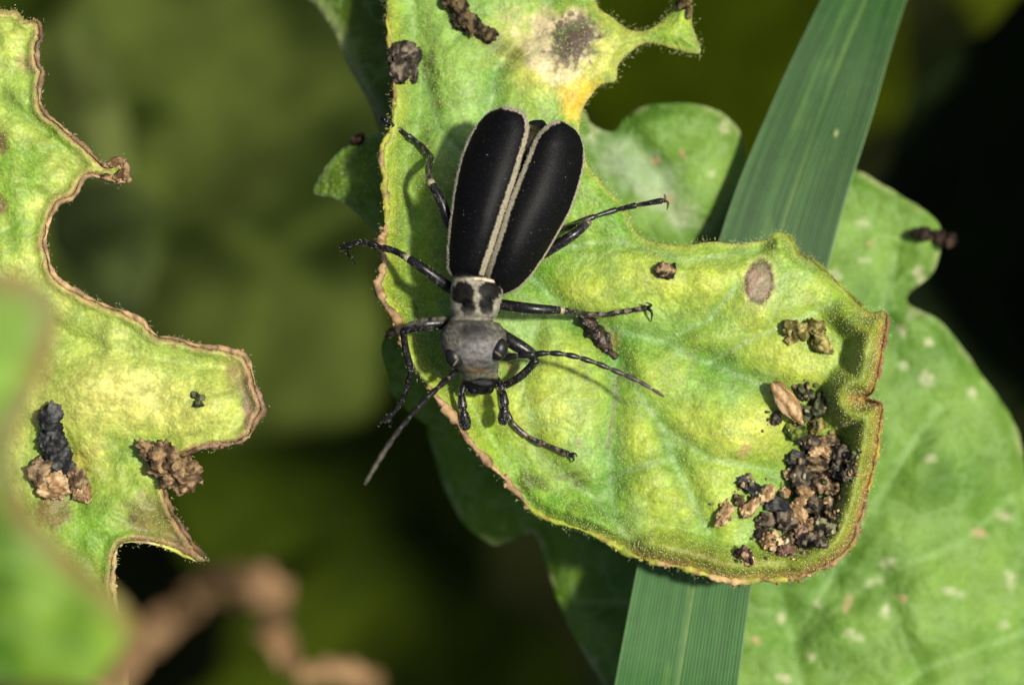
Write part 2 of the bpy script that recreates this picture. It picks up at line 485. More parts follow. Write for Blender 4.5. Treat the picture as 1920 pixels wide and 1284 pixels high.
# ------------------------------------------------------------------ the chewed leaf under the beetle
MAIN = [(690, -330), (716, -120), (722, -40), (727, 40), (733, 100), (740, 150), (738, 200), (730, 250), (716, 290), (720, 330), (724, 370), (722, 420),
        (712, 455), (720, 495), (708, 535), (722, 568), (742, 600), (756, 650), (782, 695), (815, 740), (850, 782), (885, 832), (915, 865), (950, 900),
        (985, 943), (1020, 968), (1060, 983), (1110, 1000), (1150, 1020), (1190, 1042), (1240, 1056), (1300, 1070), (1370, 1090), (1430, 1086), (1500, 1082),
        (1540, 1066), (1580, 1038), (1602, 1008), (1618, 960), (1634, 900), (1645, 850), (1652, 800), (1655, 762), (1638, 752), (1604, 748), (1632, 739),
        (1646, 708), (1656, 660), (1664, 600), (1655, 583), (1632, 585), (1610, 568), (1585, 543), (1556, 514), (1525, 488), (1497, 470), (1482, 442), (1456, 436),
        (1430, 452), (1380, 456), (1330, 454), (1280, 460), (1230, 456), (1200, 443), (1183, 421), (1174, 394), (1150, 366), (1122, 338), (1098, 302), (1086, 258),
        (1090, 214), (1104, 186), (1128, 160), (1155, 151), (1160, 122), (1184, 96), (1212, 80), (1250, 88), (1288, 99), (1312, 98), (1306, 74), (1298, 46), (1296, 6),
        (1280, -14), (1266, 10), (1245, 36), (1212, 58), (1180, 56), (1145, 32), (1118, 8), (1110, -60), (1080, -200), (980, -420), (820, -470)]
MAIN_P = catmull(MAIN, 12)
VEINS = [[(1085, -60), (930, 130), (900, 330), (960, 480), (1075, 600), (1150, 660), (1240, 800), (1262, 860), (1330, 1000)],
         [(1075, 600), (1240, 640), (1330, 680), (1430, 722), (1560, 760)],
         [(1150, 660), (1155, 750), (1140, 830), (1150, 950), (1182, 1012)],
         [(960, 480), (1150, 450), (1290, 490), (1420, 470)],
         [(1240, 640), (1330, 600), (1380, 540)], [(1010, 600), (980, 720), (1010, 850), (1100, 920), (1180, 1010)],
         [(900, 330), (820, 240), (790, 120)], [(930, 130), (1010, 60)], [(1330, 680), (1400, 640), (1560, 570)],
         [(1262, 860), (1180, 880), (1145, 900)], [(1240, 800), (1330, 860), (1440, 880)]]
BUMPS = [(1015, 765, 85, 65, .8), (1060, 665, 60, 40, .55), (1195, 520, 80, 60, .6), (1330, 530, 70, 50, .5), (1440, 590, 90, 70, .7), (1310, 640, 60, 30, .35),
         (1400, 810, 95, 65, 1.0), (1210, 720, 45, 55, .5), (1215, 840, 50, 60, .6), (1330, 930, 80, 60, .55), (1070, 860, 60, 50, .45), (1100, 790, 50, 60, .4),
         (1240, 940, 60, 60, .5), (1500, 690, 70, 60, .5), (850, 130, 70, 80, .5), (800, 330, 50, 90, .4), (1010, 130, 80, 60, .4), (1090, 560, 70, 40, .4)]


def zmain(x, y, d=None):
    x = np.asarray(x, float); y = np.asarray(y, float)
    if d is None: d = seg_dist(x, y, MAIN_P, True)
    z = -1.6 * sstep(420, -100, y) - 3.0 * sstep(-60, -460, y)
    for (a, b_, rx, ry, h) in BUMPS: z = z + 0.75 * h * gauss(x, y, a, b_, rx, ry)
    for i, v in enumerate(VEINS):
        dv = seg_dist(x, y, v); w = 26 if i < 3 else 18
        z = z - (0.34 if i < 3 else 0.2) * np.exp(-(dv / w) ** 2)
    z = z + 0.14 * fbm(x, y, 70, 3, 2) + 0.03 * fbm(x, y, 16, 2, 6)
    z = z - 1.1 * gauss(x, y, 1530, 900, 110, 130)
    right = sstep(1380, 1560, x) * sstep(540, 640, y)
    low = sstep(960, 1120, x) * sstep(880, 1000, y)
    w = np.maximum(right, low * 0.55)
    z = z + w * (1.75 * sstep(74, 30, d) - 1.15 * sstep(27, 0, d))
    notch = gauss(x, y, 1618, 748, 26, 18); z = z - 0.9 * notch
    left = sstep(860, 780, x - 0.42 * np.maximum(y - 600, 0)) * sstep(-80, 120, y)
    z = z + left * (0.75 * sstep(34, 6, d)) - left * 0.55 * sstep(110, 50, d) * sstep(20, 50, d)
    other = np.clip(1 - w - left, 0, 1)
    z = z - other * 0.35 * sstep(26, 0, d)
    z = z - 1.4 * gauss(x, y, 1500, 452, 55, 45) * sstep(30, 0, d) + 0.8 * gauss(x, y, 1456, 440, 25)
    return z


def cmain(x, y, d):
    hgt = np.zeros_like(x)
    for (a, b_, rx, ry, h) in BUMPS: hgt += h * gauss(x, y, a, b_, rx, ry)
    t = np.clip(0.25 + 0.85 * hgt + 0.45 * fbm(x, y, 90, 4, 1) + 0.15 * fbm(x, y, 24, 3, 9), 0, 1)  # bump tops painted yellow and bright as if sunlit, hollows greener
    col = c(108, 162, 38) * (1 - t[:, None]) + c(198, 210, 80) * t[:, None]
    pale = np.clip(fbm(x, y, 60, 4, 13) * 1.6, 0, 1); col = blend(col, 0.7 * pale, c(152, 192, 108))
    up = sstep(480, 250, y) * sstep(1050, 900, x); col = blend(col, up * 0.75, c(140, 180, 84))
    col = blend(col, 0.6 * gauss(x, y, 790, 470, 60, 230), c(86, 132, 24))  # beetle's shadow to its left, painted in as darker green
    for i, v in enumerate(VEINS):
        dv = seg_dist(x, y, v); col = blend(col, (0.55 if i < 3 else 0.38) * np.exp(-(dv / 22) ** 2), c(88, 148, 58))
        col = blend(col, 0.35 * np.exp(-(dv / 4) ** 2), c(170, 200, 150))
    wn_ = fbm(x, y, 30, 4, 21)
    col = blend(col, 0.9 * sstep(0.25, 0.75, gauss(x, y, 1055, 95, 150, 95) + 0.25 * wn_), c(206, 204, 96))
    col = blend(col, sstep(0.35, 0.8, gauss(x, y, 1105, 190, 70, 60) + 0.3 * wn_), c(244, 206, 62))
    col = blend(col, sstep(0.4, 0.7, gauss(x, y, 1045, 82, 100, 82) + 0.35 * wn_), c(232, 214, 168))
    fine = fbm(x, y, 9, 3, 31)
    col = blend(col, sstep(0.42, 0.72, gauss(x, y, 1074, 74, 58, 70, 20) + 0.45 * fine), c(96, 80, 66))
    col = blend(col, 0.7 * sstep(0.35, 0.7, gauss(x, y, 945, 90, 60, 22, 25) + 0.3 * wn_), c(104, 112, 42))
    # oval necrotic spot
    gspot = gauss(x, y, 1424, 530, 27, 42, 8) + 0.12 * fine
    col = blend(col, 0.6 * sstep(0.12, 0.3, gspot), c(214, 205, 130))
    col = blend(col, sstep(0.32, 0.42, gspot), c(98, 78, 60)); col = blend(col, sstep(0.45, 0.62, gspot), c(162, 138, 116))
    # brown split along a vein, dirty smears
    col = blend(col, 0.85 * np.exp(-(seg_dist(x, y, [(1160, 700), (1150, 770), (1140, 840)]) / 4) ** 2), c(96, 88, 24))
    for (a, b_, rx, ry, rt) in [(1062, 893, 40, 10, -8), (1010, 905, 30, 14, 20), (1085, 905, 18, 9, -20), (1300, 1040, 50, 12, 12), (1345, 1050, 40, 8, 25), (985, 905, 18, 26, 0)]:
        col = blend(col, 0.7 * sstep(0.2, 0.8, gauss(x, y, a, b_, rx, ry, rt) + 0.35 * wn_), c(84, 92, 40))
    col = blend(col, 0.7 * sstep(0.45, 0.7, gauss(x, y, 1395, 845, 12, 26, 30) + 0.3 * fine), c(196, 166, 110))
    for (a, b_, r) in [(822, 195, 9), (1140, 640, 26), (960, 690, 16), (1085, 830, 9), (905, 645, 10)]:
        col = blend(col, 0.65 * sstep(0.3, 0.8, gauss(x, y, a, b_, r) + 0.3 * fine), c(150, 120, 70))
    # ageing margins
    right = sstep(1400, 1540, x) * sstep(560, 620, y); low = sstep(1100, 1250, x) * sstep(900, 1000, y)
    w = np.maximum(right, low)
    col = blend(col, 0.75 * w * sstep(75, 25, d), c(140, 140, 46))
    col = blend(col, 0.8 * w * sstep(0.0, 0.5, sstep(24, 8, d) + 0.5 * fine - 0.25), c(176, 150, 62))
    col = blend(col, w * sstep(14, 3, d) * sstep(-0.3, 0.3, wn_), c(140, 92, 62))
    oth = (1 - w) * sstep(10, 2, d)
    col = blend(col, 0.7 * oth, c(170, 168, 70))
    lft = sstep(860, 780, x - 0.42 * np.maximum(y - 600, 0)); col = blend(col, 0.65 * lft * sstep(36, 14, d), c(172, 186, 50))
    return col


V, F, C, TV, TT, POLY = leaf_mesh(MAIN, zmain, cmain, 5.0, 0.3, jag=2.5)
main = thing('chewed_leaf', P(880, -440, -5))
tag(main, 'yellow-green chewed leaf with curled brown rim, the beetle standing on it', 'leaf')
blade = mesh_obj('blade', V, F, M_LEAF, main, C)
petiole(main, P(890, -430, -6.2), (0, 6, -4), (-6, 60), 0.7)


def rimcol(lo, hi, dk, seed):
    def f(x, y):
        n = fbm(x, y, 34, 4, seed); m = fbm(x, y, 11, 3, seed + 5)
        cc = np.broadcast_to(lo, (len(x), 3)); cc = blend(cc, sstep(-0.05, 0.25, n), hi)
        return blend(cc, 0.8 * sstep(0.15, 0.4, m), dk)
    return f


def sub_path(poly, a, b_):
    """stretch of an outline between the points nearest to a and b"""
    i = np.argmin(((poly - a) ** 2).sum(1)); j = np.argmin(((poly - b_) ** 2).sum(1))
    return poly[i:j + 1] if i <= j else np.concatenate([poly[i:], poly[:j + 1]])


zed = lambda x, y: zmain(x, y, np.full(np.shape(x), 4.0))
TAN, BRN, DKB, YGR = c(184, 152, 110), c(124, 94, 62), c(84, 62, 40), c(164, 164, 66)
rim_tube(main, sub_path(POLY, (726, 20), (738, 220)), zed, 5.0, rimcol(YGR, c(150, 130, 70), c(90, 70, 40), 3), lift=0.05)
rim_tube(main, sub_path(POLY, (736, 235), (722, 420)), zed, 8.5, rimcol(YGR, TAN, BRN, 4), lift=0.1)
rim_tube(main, sub_path(POLY, (722, 422), (752, 640)), zed, 10.0, rimcol(TAN, c(164, 134, 92), BRN, 5), lift=0.1)
rim_tube(main, sub_path(POLY, (800, 722), (990, 945)), zed, 9.5, rimcol(c(160, 130, 92), TAN, BRN, 6), lift=0.1)
rim_tube(main, sub_path(POLY, (985, 943), (1200, 1045)), zed, 7.5, rimcol(c(160, 176, 60), YGR, c(150, 140, 60), 7), lift=0.05)
rim_tube(main, sub_path(POLY, (1205, 1046), (1520, 1076)), zed, 7.5, rimcol(YGR, c(190, 160, 110), c(130, 90, 60), 8), lift=0.0)
rim_tube(main, sub_path(POLY, (1470, 1083), (1625, 935)), zed, 9.5, rimcol(c(164, 130, 92), c(150, 130, 60), c(112, 82, 54), 9), lift=0.0)
rim_tube(main, sub_path(POLY, (1628, 925), (1655, 765)), zed, 5.0, rimcol(c(160, 130, 62), c(176, 150, 60), c(110, 74, 44), 10), lift=0.0)
rim_tube(main, sub_path(POLY, (1652, 764), (1660, 590)), zed, 5.5, rimcol(c(150, 100, 66), c(170, 140, 62), c(96, 62, 40), 12), lift=0.0)
rim_tube(main, sub_path(POLY, (1630, 585), (1470, 438)), zed, 3.6, rimcol(c(140, 150, 50), c(110, 110, 40), c(70, 66, 30), 14), lift=0.0)

# hairs: a frosting over the blade, a fringe along the edge
hp, hn = surf_sample(TV, TT, 8000, 2)
hairs(main, hp, hn, 0.07, 0.012, 'leaf_hairs', lean=0.6, seed=3)
hp, hn = surf_sample(TV, TT, 42000, 32)
beads(main, hp, hn, 0.024, 33)
ring = P(POLY[:, 0], POLY[:, 1], zed(POLY[:, 0], POLY[:, 1]))
tang = np.roll(ring, -1, 0) - np.roll(ring, 1, 0); on = np.cross(tang, [0, 0, 1.0]); on /= np.linalg.norm(on, axis=1)[:, None] + 1e-9
NE = 4200; rg5 = np.random.default_rng(5)
tst = POLY[40] + 6 * np.array([on[40][0], -on[40][1]]) / np.linalg.norm(on[40][:2])
sgn = -1 if inside(np.array([tst[0]]), np.array([tst[1]]), POLY)[0] else 1
ei = rg5.integers(0, len(ring), NE); et = rg5.random(NE)[:, None]
ep = ring[ei] * (1 - et) + ring[(ei + 1) % len(ring)] * et + 0.10 * rg5.normal(size=(NE, 3))
hairs(main, ep, sgn * on[ei], 0.12, 0.008, 'edge_hairs', lean=0.8, seed=4)

# ------------------------------------------------------------------ the tattered leaf on the left
LEFT = [(-260, 40), (-120, 10), (0, 20), (28, 20), (46, 38), (70, 40), (78, 62), (71, 92), (72, 120), (80, 133), (75, 165), (78, 200), (95, 222), (125, 246), (155, 270),
        (183, 300), (200, 312), (222, 300), (241, 326), (226, 342), (196, 336), (170, 332), (150, 346), (135, 371), (110, 382), (95, 410), (86, 440), (86, 470), (96, 506),
        (116, 531), (150, 550), (172, 560), (204, 575), (242, 590), (272, 606), (296, 630), (330, 635), (372, 646), (420, 655), (456, 666), (470, 690), (480, 725),
        (493, 760), (481, 786), (466, 815), (440, 830), (400, 838), (360, 847), (332, 858), (312, 890), (310, 920), (320, 950), (337, 982), (366, 1022), (388, 1048), (366, 1052),
        (330, 1031), (290, 1019), (246, 1015), (222, 1026), (214, 1062), (212, 1120), (226, 1200), (244, 1290), (260, 1480), (60, 1640), (-260, 1500), (-420, 700)]
LEFT_P = catmull(LEFT, 14)


def zleft(x, y, d=None):
    x = np.asarray(x, float); y = np.asarray(y, float)
    if d is None: d = seg_dist(x, y, LEFT_P, True)
    z = 1.2 - 0.6 * sstep(300, 0, y) + 0.5 * fbm(x, y, 130, 3, 41) + 0.14 * fbm(x, y, 34, 3, 43)
    z = z + 0.8 * gauss(x, y, 210, 740, 110, 70) + 0.5 * gauss(x, y, 60, 260, 80, 110) - 0.5 * gauss(x, y, 110, 860, 60, 60) + 0.6 * gauss(x, y, 400, 770, 60, 50)
    z = z - 1.0 * gauss(x, y, 350, 1010, 60, 50) - 6 * sstep(1250, 1650, y) - 3 * sstep(0, -400, x)
    z = z - 0.45 * np.exp(-(seg_dist(x, y, [(0, 180), (90, 250)]) / 12) ** 2) * 0.6 - 0.3 * np.exp(-(seg_dist(x, y, [(100, 610), (200, 660), (420, 690)]) / 16) ** 2)
    z = z + 0.3 * sstep(24, 8, d) - 0.45 * sstep(9, 0, d)
    return z


def cleft(x, y, d):
    t = np.clip(0.45 + 0.9 * fbm(x, y, 110, 4, 51) + 0.35 * fbm(x, y, 26, 3, 52), 0, 1)
    col = c(128, 168, 50) * (1 - t[:, None]) + c(206, 214, 104) * t[:, None]
    col = blend(col, 0.8 * gauss(x, y, 230, 730, 130, 70), c(226, 218, 118)); col = blend(col, 0.7 * gauss(x, y, 300, 650, 160, 50), c(176, 200, 96))
    col = blend(col, 0.5 * gauss(x, y, 30, 180, 60, 90), c(146, 186, 82)); col = blend(col, 0.75 * gauss(x, y, 180, 1000, 60, 70), c(110, 160, 40))
    n = fbm(x, y, 34, 4, 53); f = fbm(x, y, 10, 3, 54)
    col = blend(col, 0.85 * sstep(0.3, 0.7, gauss(x, y, 300, 985, 75, 55, 25) + 0.3 * n), c(134, 122, 68))
    col = blend(col, 0.9 * sstep(0.35, 0.75, gauss(x, y, 355, 1025, 45, 24, 45) + 0.25 * n), c(108, 88, 66))
    col = blend(col, 0.8 * sstep(0.4, 0.8, gauss(x, y, 448, 705, 36, 55) + 0.4 * n), c(168, 142, 98))
    col = blend(col, sstep(0.5, 0.8, gauss(x, y, 470, 752, 30, 70) + 0.45 * n), c(138, 110, 84))
    col = blend(col, 0.85 * sstep(0.35, 0.7, gauss(x, y, 100, 960, 50, 40) + 0.3 * n), c(128, 104, 62))
    col = blend(col, 0.6 * sstep(0.4, 0.8, gauss(x, y, 50, 120, 28, 24) + 0.3 * n), c(200, 170, 120))
    col = blend(col, 0.8 * sstep(0.5, 0.75, gauss(x, y, 4, 270, 16, 34) + 0.3 * f), c(110, 70, 54)); col = blend(col, 0.8 * sstep(0.5, 0.75, gauss(x, y, 2, 385, 16, 26) + 0.3 * f), c(110, 70, 54))
    col = blend(col, 0.7 * sstep(0.5, 0.8, gauss(x, y, 250, 970, 12) + 0.2 * f), c(90, 74, 50)); col = blend(col, 0.55 * gauss(x, y, 150, 860, 46, 40), c(196, 170, 80))
    col = blend(col, 0.5 * np.exp(-(seg_dist(x, y, [(0, 178), (45, 215), (90, 255)]) / 4) ** 2), c(84, 120, 40))
    col = blend(col, 0.8 * sstep(0.2, 0.8, sstep(20, 4, d) + 0.6 * f), c(176, 140, 98))
    return col


V, F, C, TV2, TT2, LPOLY = leaf_mesh(LEFT, zleft, cleft, 6.0, 0.3, jag=4.0, jag_seed=5)
left = thing('tattered_leaf', P(60, 1600, -6))
tag(left, 'pale yellow-green tattered leaf with ragged brown chewed edges, no beetle on it', 'leaf')
mesh_obj('blade', V, F, M_LEAF, left, C)
petiole(left, P(40, 1560, -5.5), (0, -6, -3), (-40, -60), 0.7)
zle = lambda x, y: zleft(x, y, np.full(np.shape(x), 5.0))
B1, B2, B3 = c(172, 142, 104), c(132, 104, 74), c(84, 66, 48)
rim_tube(left, sub_path(LPOLY, (60, 38), (200, 312)), zle, 6.0, rimcol(B2, B1, B3, 60), seed=60)
rim_tube(left, sub_path(LPOLY, (186, 302), (190, 336)), zle, 9.0, rimcol(B2, B1, B3, 61), seed=61, lift=0.1)
rim_tube(left, sub_path(LPOLY, (200, 336), (296, 630)), zle, 5.5, rimcol(B1, c(206, 170, 124), B2, 62), seed=62)
rim_tube(left, sub_path(LPOLY, (296, 630), (480, 725)), zle, 6.0, rimcol(B1, B2, B3, 63), seed=63)
rim_tube(left, sub_path(LPOLY, (478, 715), (335, 856)), zle, 7.5, rimcol(B2, c(150, 120, 100), B3, 64), seed=64)
rim_tube(left, sub_path(LPOLY, (312, 890), (386, 1048)), zle, 6.0, rimcol(B2, c(120, 96, 76), B3, 65), seed=65)
rim_tube(left, sub_path(LPOLY, (366, 1052), (222, 1026)), zle, 4.0, rimcol(c(190, 190, 90), c(214, 206, 150), B2, 66), seed=66)
rim_tube(left, sub_path(LPOLY, (220, 1028), (228, 1210)), zle, 7.0, rimcol(c(214, 196, 140), c(190, 170, 110), B1, 67), seed=67)
hp, hn = surf_sample(TV2, TT2, 5000, 12); hairs(left, hp, hn, 0.07, 0.012, 'leaf_hairs', seed=13)
hp, hn = surf_sample(TV2, TT2, 22000, 17); beads(left, hp, hn, 0.022, 18)
ring2 = P(LPOLY[:, 0], LPOLY[:, 1], zle(LPOLY[:, 0], LPOLY[:, 1])); ei = np.random.default_rng(15).integers(0, len(ring2), 2600)
hairs(left, ring2[ei] + 0.1 * np.random.default_rng(16).normal(size=(2600, 3)), np.zeros((2600, 3)) + [0.5, 0, 0.4], 0.11, 0.010, 'edge_hairs', lean=0.9, seed=14)

# ------------------------------------------------------------------ the broad leaf behind
BROAD = [(1086, 205), (1112, 234), (1150, 246), (1168, 224), (1205, 200), (1262, 193), (1330, 200), (1372, 226), (1394, 264), (1402, 330), (1425, 390), (1480, 410),
         (1530, 345), (1580, 318), (1615, 322), (1655, 346), (1705, 376), (1742, 402), (1766, 434), (1757, 490), (1742, 520), (1708, 548), (1702, 568), (1742, 588), (1782, 620),
         (1832, 690), (1862, 730), (1902, 790), (1918, 850), (1935, 950), (1990, 1120), (2060, 1400), (1900, 1620), (1500, 1650), (1250, 1480), (1140, 1300), (1092, 1220), (1060, 1160),
         (1030, 1085), (1003, 1003), (960, 1012), (926, 1020), (880, 992), (842, 932), (812, 850), (802, 780), (830, 700), (900, 560), (980, 380), (1040, 260)]
BROAD_P = catmull(BROAD, 16)
BVEINS = [[(1560, 1500), (1470, 1150), (1400, 800), (1300, 500), (1230, 330), (1180, 250)], [(1440, 980), (1600, 760), (1680, 480)], [(1490, 1200), (1650, 1080), (1800, 1020), (1900, 930)],
          [(1440, 980), (1250, 900), (900, 850)], [(1500, 1180), (1640, 940), (1760, 760)], [(1470, 1150), (1320, 1120), (1080, 1130)], [(1540, 1400), (1740, 1250), (1930, 1180)], [(1300, 500), (1400, 300)],
          [(1235, 330), (1330, 280)], [(1650, 1080), (1720, 1260)]]


def zbroad(x, y, d=None):
    x = np.asarray(x, float); y = np.asarray(y, float)
    if d is None: d = seg_dist(x, y, BROAD_P, True)
    z = -7.0 + 1.6 * sstep(600, 250, y) * sstep(1500, 1300, x) + 0.9 * fbm(x, y, 210, 3, 71) + 0.2 * fbm(x, y, 60, 3, 72) - 2.0 * sstep(1150, 800, x) * sstep(600, 900, y)
    z = z - 1.5 * sstep(1700, 1950, x) - 4 * sstep(1350, 1650, y)
    for v in BVEINS: z = z - 0.3 * np.exp(-(seg_dist(x, y, v) / 26) ** 2)
    return z - 0.6 * sstep(30, 0, d)


def cbroad(x, y, d):
    t = np.clip(0.5 + 0.9 * fbm(x, y, 150, 4, 73) + 0.2 * fbm(x, y, 30, 3, 76), 0, 1)
    col = c(82, 126, 36) * (1 - t[:, None]) + c(132, 170, 72) * t[:, None]
    dark = sstep(1160, 1020, x) * sstep(650, 800, y); col = blend(col, 0.6 * dark, c(110, 150, 16))  # lobe under the rim painted brighter and yellower to offset the shade there
    for v in BVEINS:
        dv = seg_dist(x, y, v); col = blend(col, 0.3 * np.exp(-(dv / 18) ** 2), c(98, 150, 50)); col = blend(col, 0.35 * np.exp(-(dv / 5) ** 2), c(170, 200, 130))
    col = blend(col, 0.65 * sstep(0.2, 0.8, gauss(x, y, 1190, 320, 110, 50, 30) + 0.4 * fbm(x, y, 24, 4, 74)), c(176, 196, 158))
    col = blend(col, 0.5 * sstep(0.3, 0.9, gauss(x, y, 1260, 390, 90, 30, 30) + 0.4 * fbm(x, y, 18, 4, 75)), c(196, 204, 170))
    f = fbm(x, y, 12, 3, 77)
    rg = np.random.default_rng(9); spots = [(1280, 287, 12, 9), (1333, 328, 10, 8), (1360, 240, 12, 12), (1620, 420, 20, 8), (1630, 455, 12, 7), (1565, 520, 14, 18), (1620, 487, 26, 7), (1575, 575, 14, 10),
                                            (1727, 520, 10, 30), (1695, 685, 10, 12), (1710, 590, 14, 10), (1735, 710, 16, 22), (1745, 860, 14, 10), (1690, 620, 10, 10), (1880, 965, 22, 10), (1838, 1000, 16, 10), (1660, 1055, 26, 10),
                                            (1785, 1110, 34, 10), (1893, 1085, 12, 22), (1590, 1130, 9, 24), (1660, 1145, 10, 18), (1690, 1120, 14, 9), (1600, 1190, 20, 9), (1466, 1160, 12, 12), (1470, 1270, 16, 10), (1530, 1130, 12, 6), (1885, 1170, 12, 10),
                                            (1420, 1200, 10, 8), (1740, 640, 10, 8), (1820, 735, 10, 10), (1230, 300, 12, 9), (1110, 255, 12, 12), (1250, 375, 14, 8), (1520, 1230, 12, 8), (1640, 1090, 20, 7), (1115, 1235, 14, 8)]
    for (a, b_, rx, ry) in spots:
        cc = [c(206, 206, 160), c(204, 172, 130), c(190, 200, 150)][rg.integers(0, 3)]
        col = blend(col, 0.85 * sstep(0.35, 0.75, gauss(x, y, a, b_, rx, ry, rg.integers(-20, 20)) + 0.45 * f), cc)
    col = blend(col, 0.6 * sstep(14, 2, d) * sstep(-0.2, 0.3, fbm(x, y, 40, 3, 78)), c(190, 196, 140))
    return col


V, F, C, TV3, TT3, BPOLY = leaf_mesh(BROAD, zbroad, cbroad, 9.0, 0.35, jag=3.0, jag_seed=8)
broad = thing('broad_leaf', P(1600, 1620, -14))
tag(broad, 'broad lobed bright green leaf with pale flecks, lying beneath the grass blade', 'leaf')
mesh_obj('blade', V, F, M_LEAF2, broad, C)
petiole(broad, P(1560, 1560, -12), (2, -8, -6), (30, -60), 0.9)

# ------------------------------------------------------------------ other leaves: generic builder
def simple_leaf(name, label, outline, zf, base, tint, mat, spacing, stalk=None, veins=(), group=None, seed=0, thick=0.35, cat='leaf', edge=None, jag=0, hair=0, mottle=0.8):
    def cf(x, y, d):
        t = np.clip(0.5 + mottle * fbm(x, y, spacing * 9, 4, seed), 0, 1)
        col = base * (1 - t[:, None]) + tint * t[:, None]
        for v in veins: col = blend(col, 0.5 * np.exp(-(seg_dist(x, y, v) / (spacing * 0.9)) ** 2), tint * 1.25)
        if edge is not None: col = blend(col, sstep(spacing * edge[1], 0, d + spacing * 0.6 * fbm(x, y, spacing * 4, 3, seed + 3)), edge[0])
        return col

    def zz(x, y, d):
        z = zf(x, y) + 0.8 * spacing * K * fbm(x, y, spacing * 8, 3, seed + 1)
        for v in veins: z = z - spacing * K * 0.7 * np.exp(-(seg_dist(x, y, v) / (spacing * 1.3)) ** 2)
        return z
    V, F, C, tv, tt, poly = leaf_mesh(outline, zz, cf, spacing, thick, jag, seed)
    o = thing(name, (V[:, 0].mean(), V[:, 1].mean(), V[:, 2].min()))
    tag(o, label, cat, group)
    mesh_obj('blade', V, F, mat, o, C)
    if stalk:
        (sx, sy, dz), gxy = stalk
        zc = float(zf(np.array([float(sx)]), np.array([float(sy)]))[0])
        p = P(sx, sy, zc - 0.4); petiole(o, p, (0, 0, -4), (float(p[0]) + gxy[0], float(p[1]) + gxy[1]), 0.35, mat=M_FAR, col=(70, 90, 30))
    if hair:
        hp, hn = surf_sample(tv, tt, hair, seed); hairs(o, hp, hn, 0.14, 0.014, 'leaf_hairs', seed=seed)
    return o


G = lambda r, g_, b_: c(r, g_, b_)
simple_leaf('folded_leaf', 'small dark green folded leaf tip under the chewed leaf edge beside the hind leg',
            [(588, 362), (606, 322), (632, 288), (668, 264), (720, 250), (800, 262), (830, 350), (810, 440), (760, 470), (716, 455), (700, 430), (668, 400), (630, 372)],
            lambda x, y: -2.6 - 0.012 * (700 - x) + 0.8 * gauss(x, y, 670, 330, 60, 30, -30), G(84, 124, 18), G(122, 160, 40), M_LEAF2, 7,
            stalk=((790, 380, 0), (4, 10)), veins=[[(592, 360), (690, 330), (800, 330)]], seed=81, edge=(c(130, 160, 100), 1.2), hair=900)
simple_leaf('downy_leaf', 'out-of-focus green leaf with a pale downy margin behind the top of the chewed leaf',
            [(545, -40), (590, 10), (625, 60), (650, 120), (690, 190), (720, 260), (780, 300), (860, 200), (880, 0), (840, -240), (700, -320), (560, -200)],
            lambda x, y: -4.2 - 0.012 * (760 - x), G(70, 98, 14), G(104, 130, 34), M_LEAF2, 10,
            stalk=((740, -280, 0), (0, 20)), seed=83, edge=(c(150, 162, 104), 3.2))
simple_leaf('shaded_leaf', 'dark green leaf in shade below the left rim, just under the beetle front leg',
            [(716, 640), (724, 700), (740, 745), (790, 790), (860, 830), (940, 800), (930, 660), (860, 580), (770, 590)],
            lambda x, y: -4.6 + 0 * x, G(84, 124, 14), G(116, 150, 26), M_LEAF2, 8, stalk=((880, 690, 0), (6, -8)), seed=85)
simple_leaf('blurred_leaf', 'large soft-focus green leaf with a brown edge overlapping the tattered leaf',
            [(-420, 520), (-150, 500), (0, 506), (70, 525), (108, 580), (104, 650), (72, 730), (36, 810), (30, 880), (62, 960), (128, 1030), (206, 1100), (258, 1160), (272, 1220), (246, 1284), (220, 1400), (60, 1560), (-420, 1500)],
            lambda x, y: 33 + 0.004 * (300 - x) + 1.6 * gauss(x, y, 60, 1100, 160, 200) - 2.5 * sstep(500, 560, y) * 0, G(60, 108, 10), G(126, 162, 50), M_LEAF2, 14, mottle=1.5,
            veins=[[(-300, 1200), (0, 1050), (200, 1120)], [(-200, 900), (40, 700)]], seed=87, edge=(c(138, 112, 66), 5.0), stalk=((-300, 1300, 0), (-30, -30)))

# curled dry strip of a dead leaf
cp = [(150, 1330, 34), (245, 1240, 33.5), (318, 1165, 33), (390, 1118, 34), (455, 1090, 35), (505, 1106, 35), (512, 1160, 33.5), (520, 1205, 32.5), (560, 1242, 33), (640, 1262, 33.5), (700, 1300, 33), (800, 1420, 29)]
cp = catmull(np.array(cp, float), 8, False)
wd = np.interp(np.linspace(0, 1, len(cp)), [0, .15, .3, .45, .55, .7, .8, 1], [20, 27, 23, 29, 20, 12, 20, 24])
V, F = tube(P(cp[:, 0], cp[:, 1], cp[:, 2]), wd * K * (1 + 0.2 * fbm(cp[:, 0], cp[:, 1], 30, 2, 90)), 18, flat=0.35)
V = V + 0.6 * np.stack([fbm(V[:, 0] * 30, V[:, 1] * 30 + V[:, 2] * 25, 26, 3, 91 + q) for q in range(3)], 1)
dn = fbm(V[:, 0] * 30, V[:, 1] * 30, 40, 3, 95)
dry = thing('dry_curled_leaf', P(150, 1330, 20))
tag(dry, 'blurred brown curled strip of dry dead leaf looping over the dark gap', 'dry leaf')
mesh_obj('curled_strip', V, F, M_DRY, dry, blend(np.broadcast_to(c(110, 86, 56), (len(V), 3)), sstep(-0.3, 0.4, dn), c(184, 146, 106)))
petiole(dry, P(800, 1420, 29), (2, -6, -6), (10, -95), 0.7, col=(120, 90, 60), mat=M_DRY)
petiole(dry, P(150, 1330, 34), (-2, -5, -6), (-20, -95), 0.7, col=(120, 90, 60), mat=M_DRY)

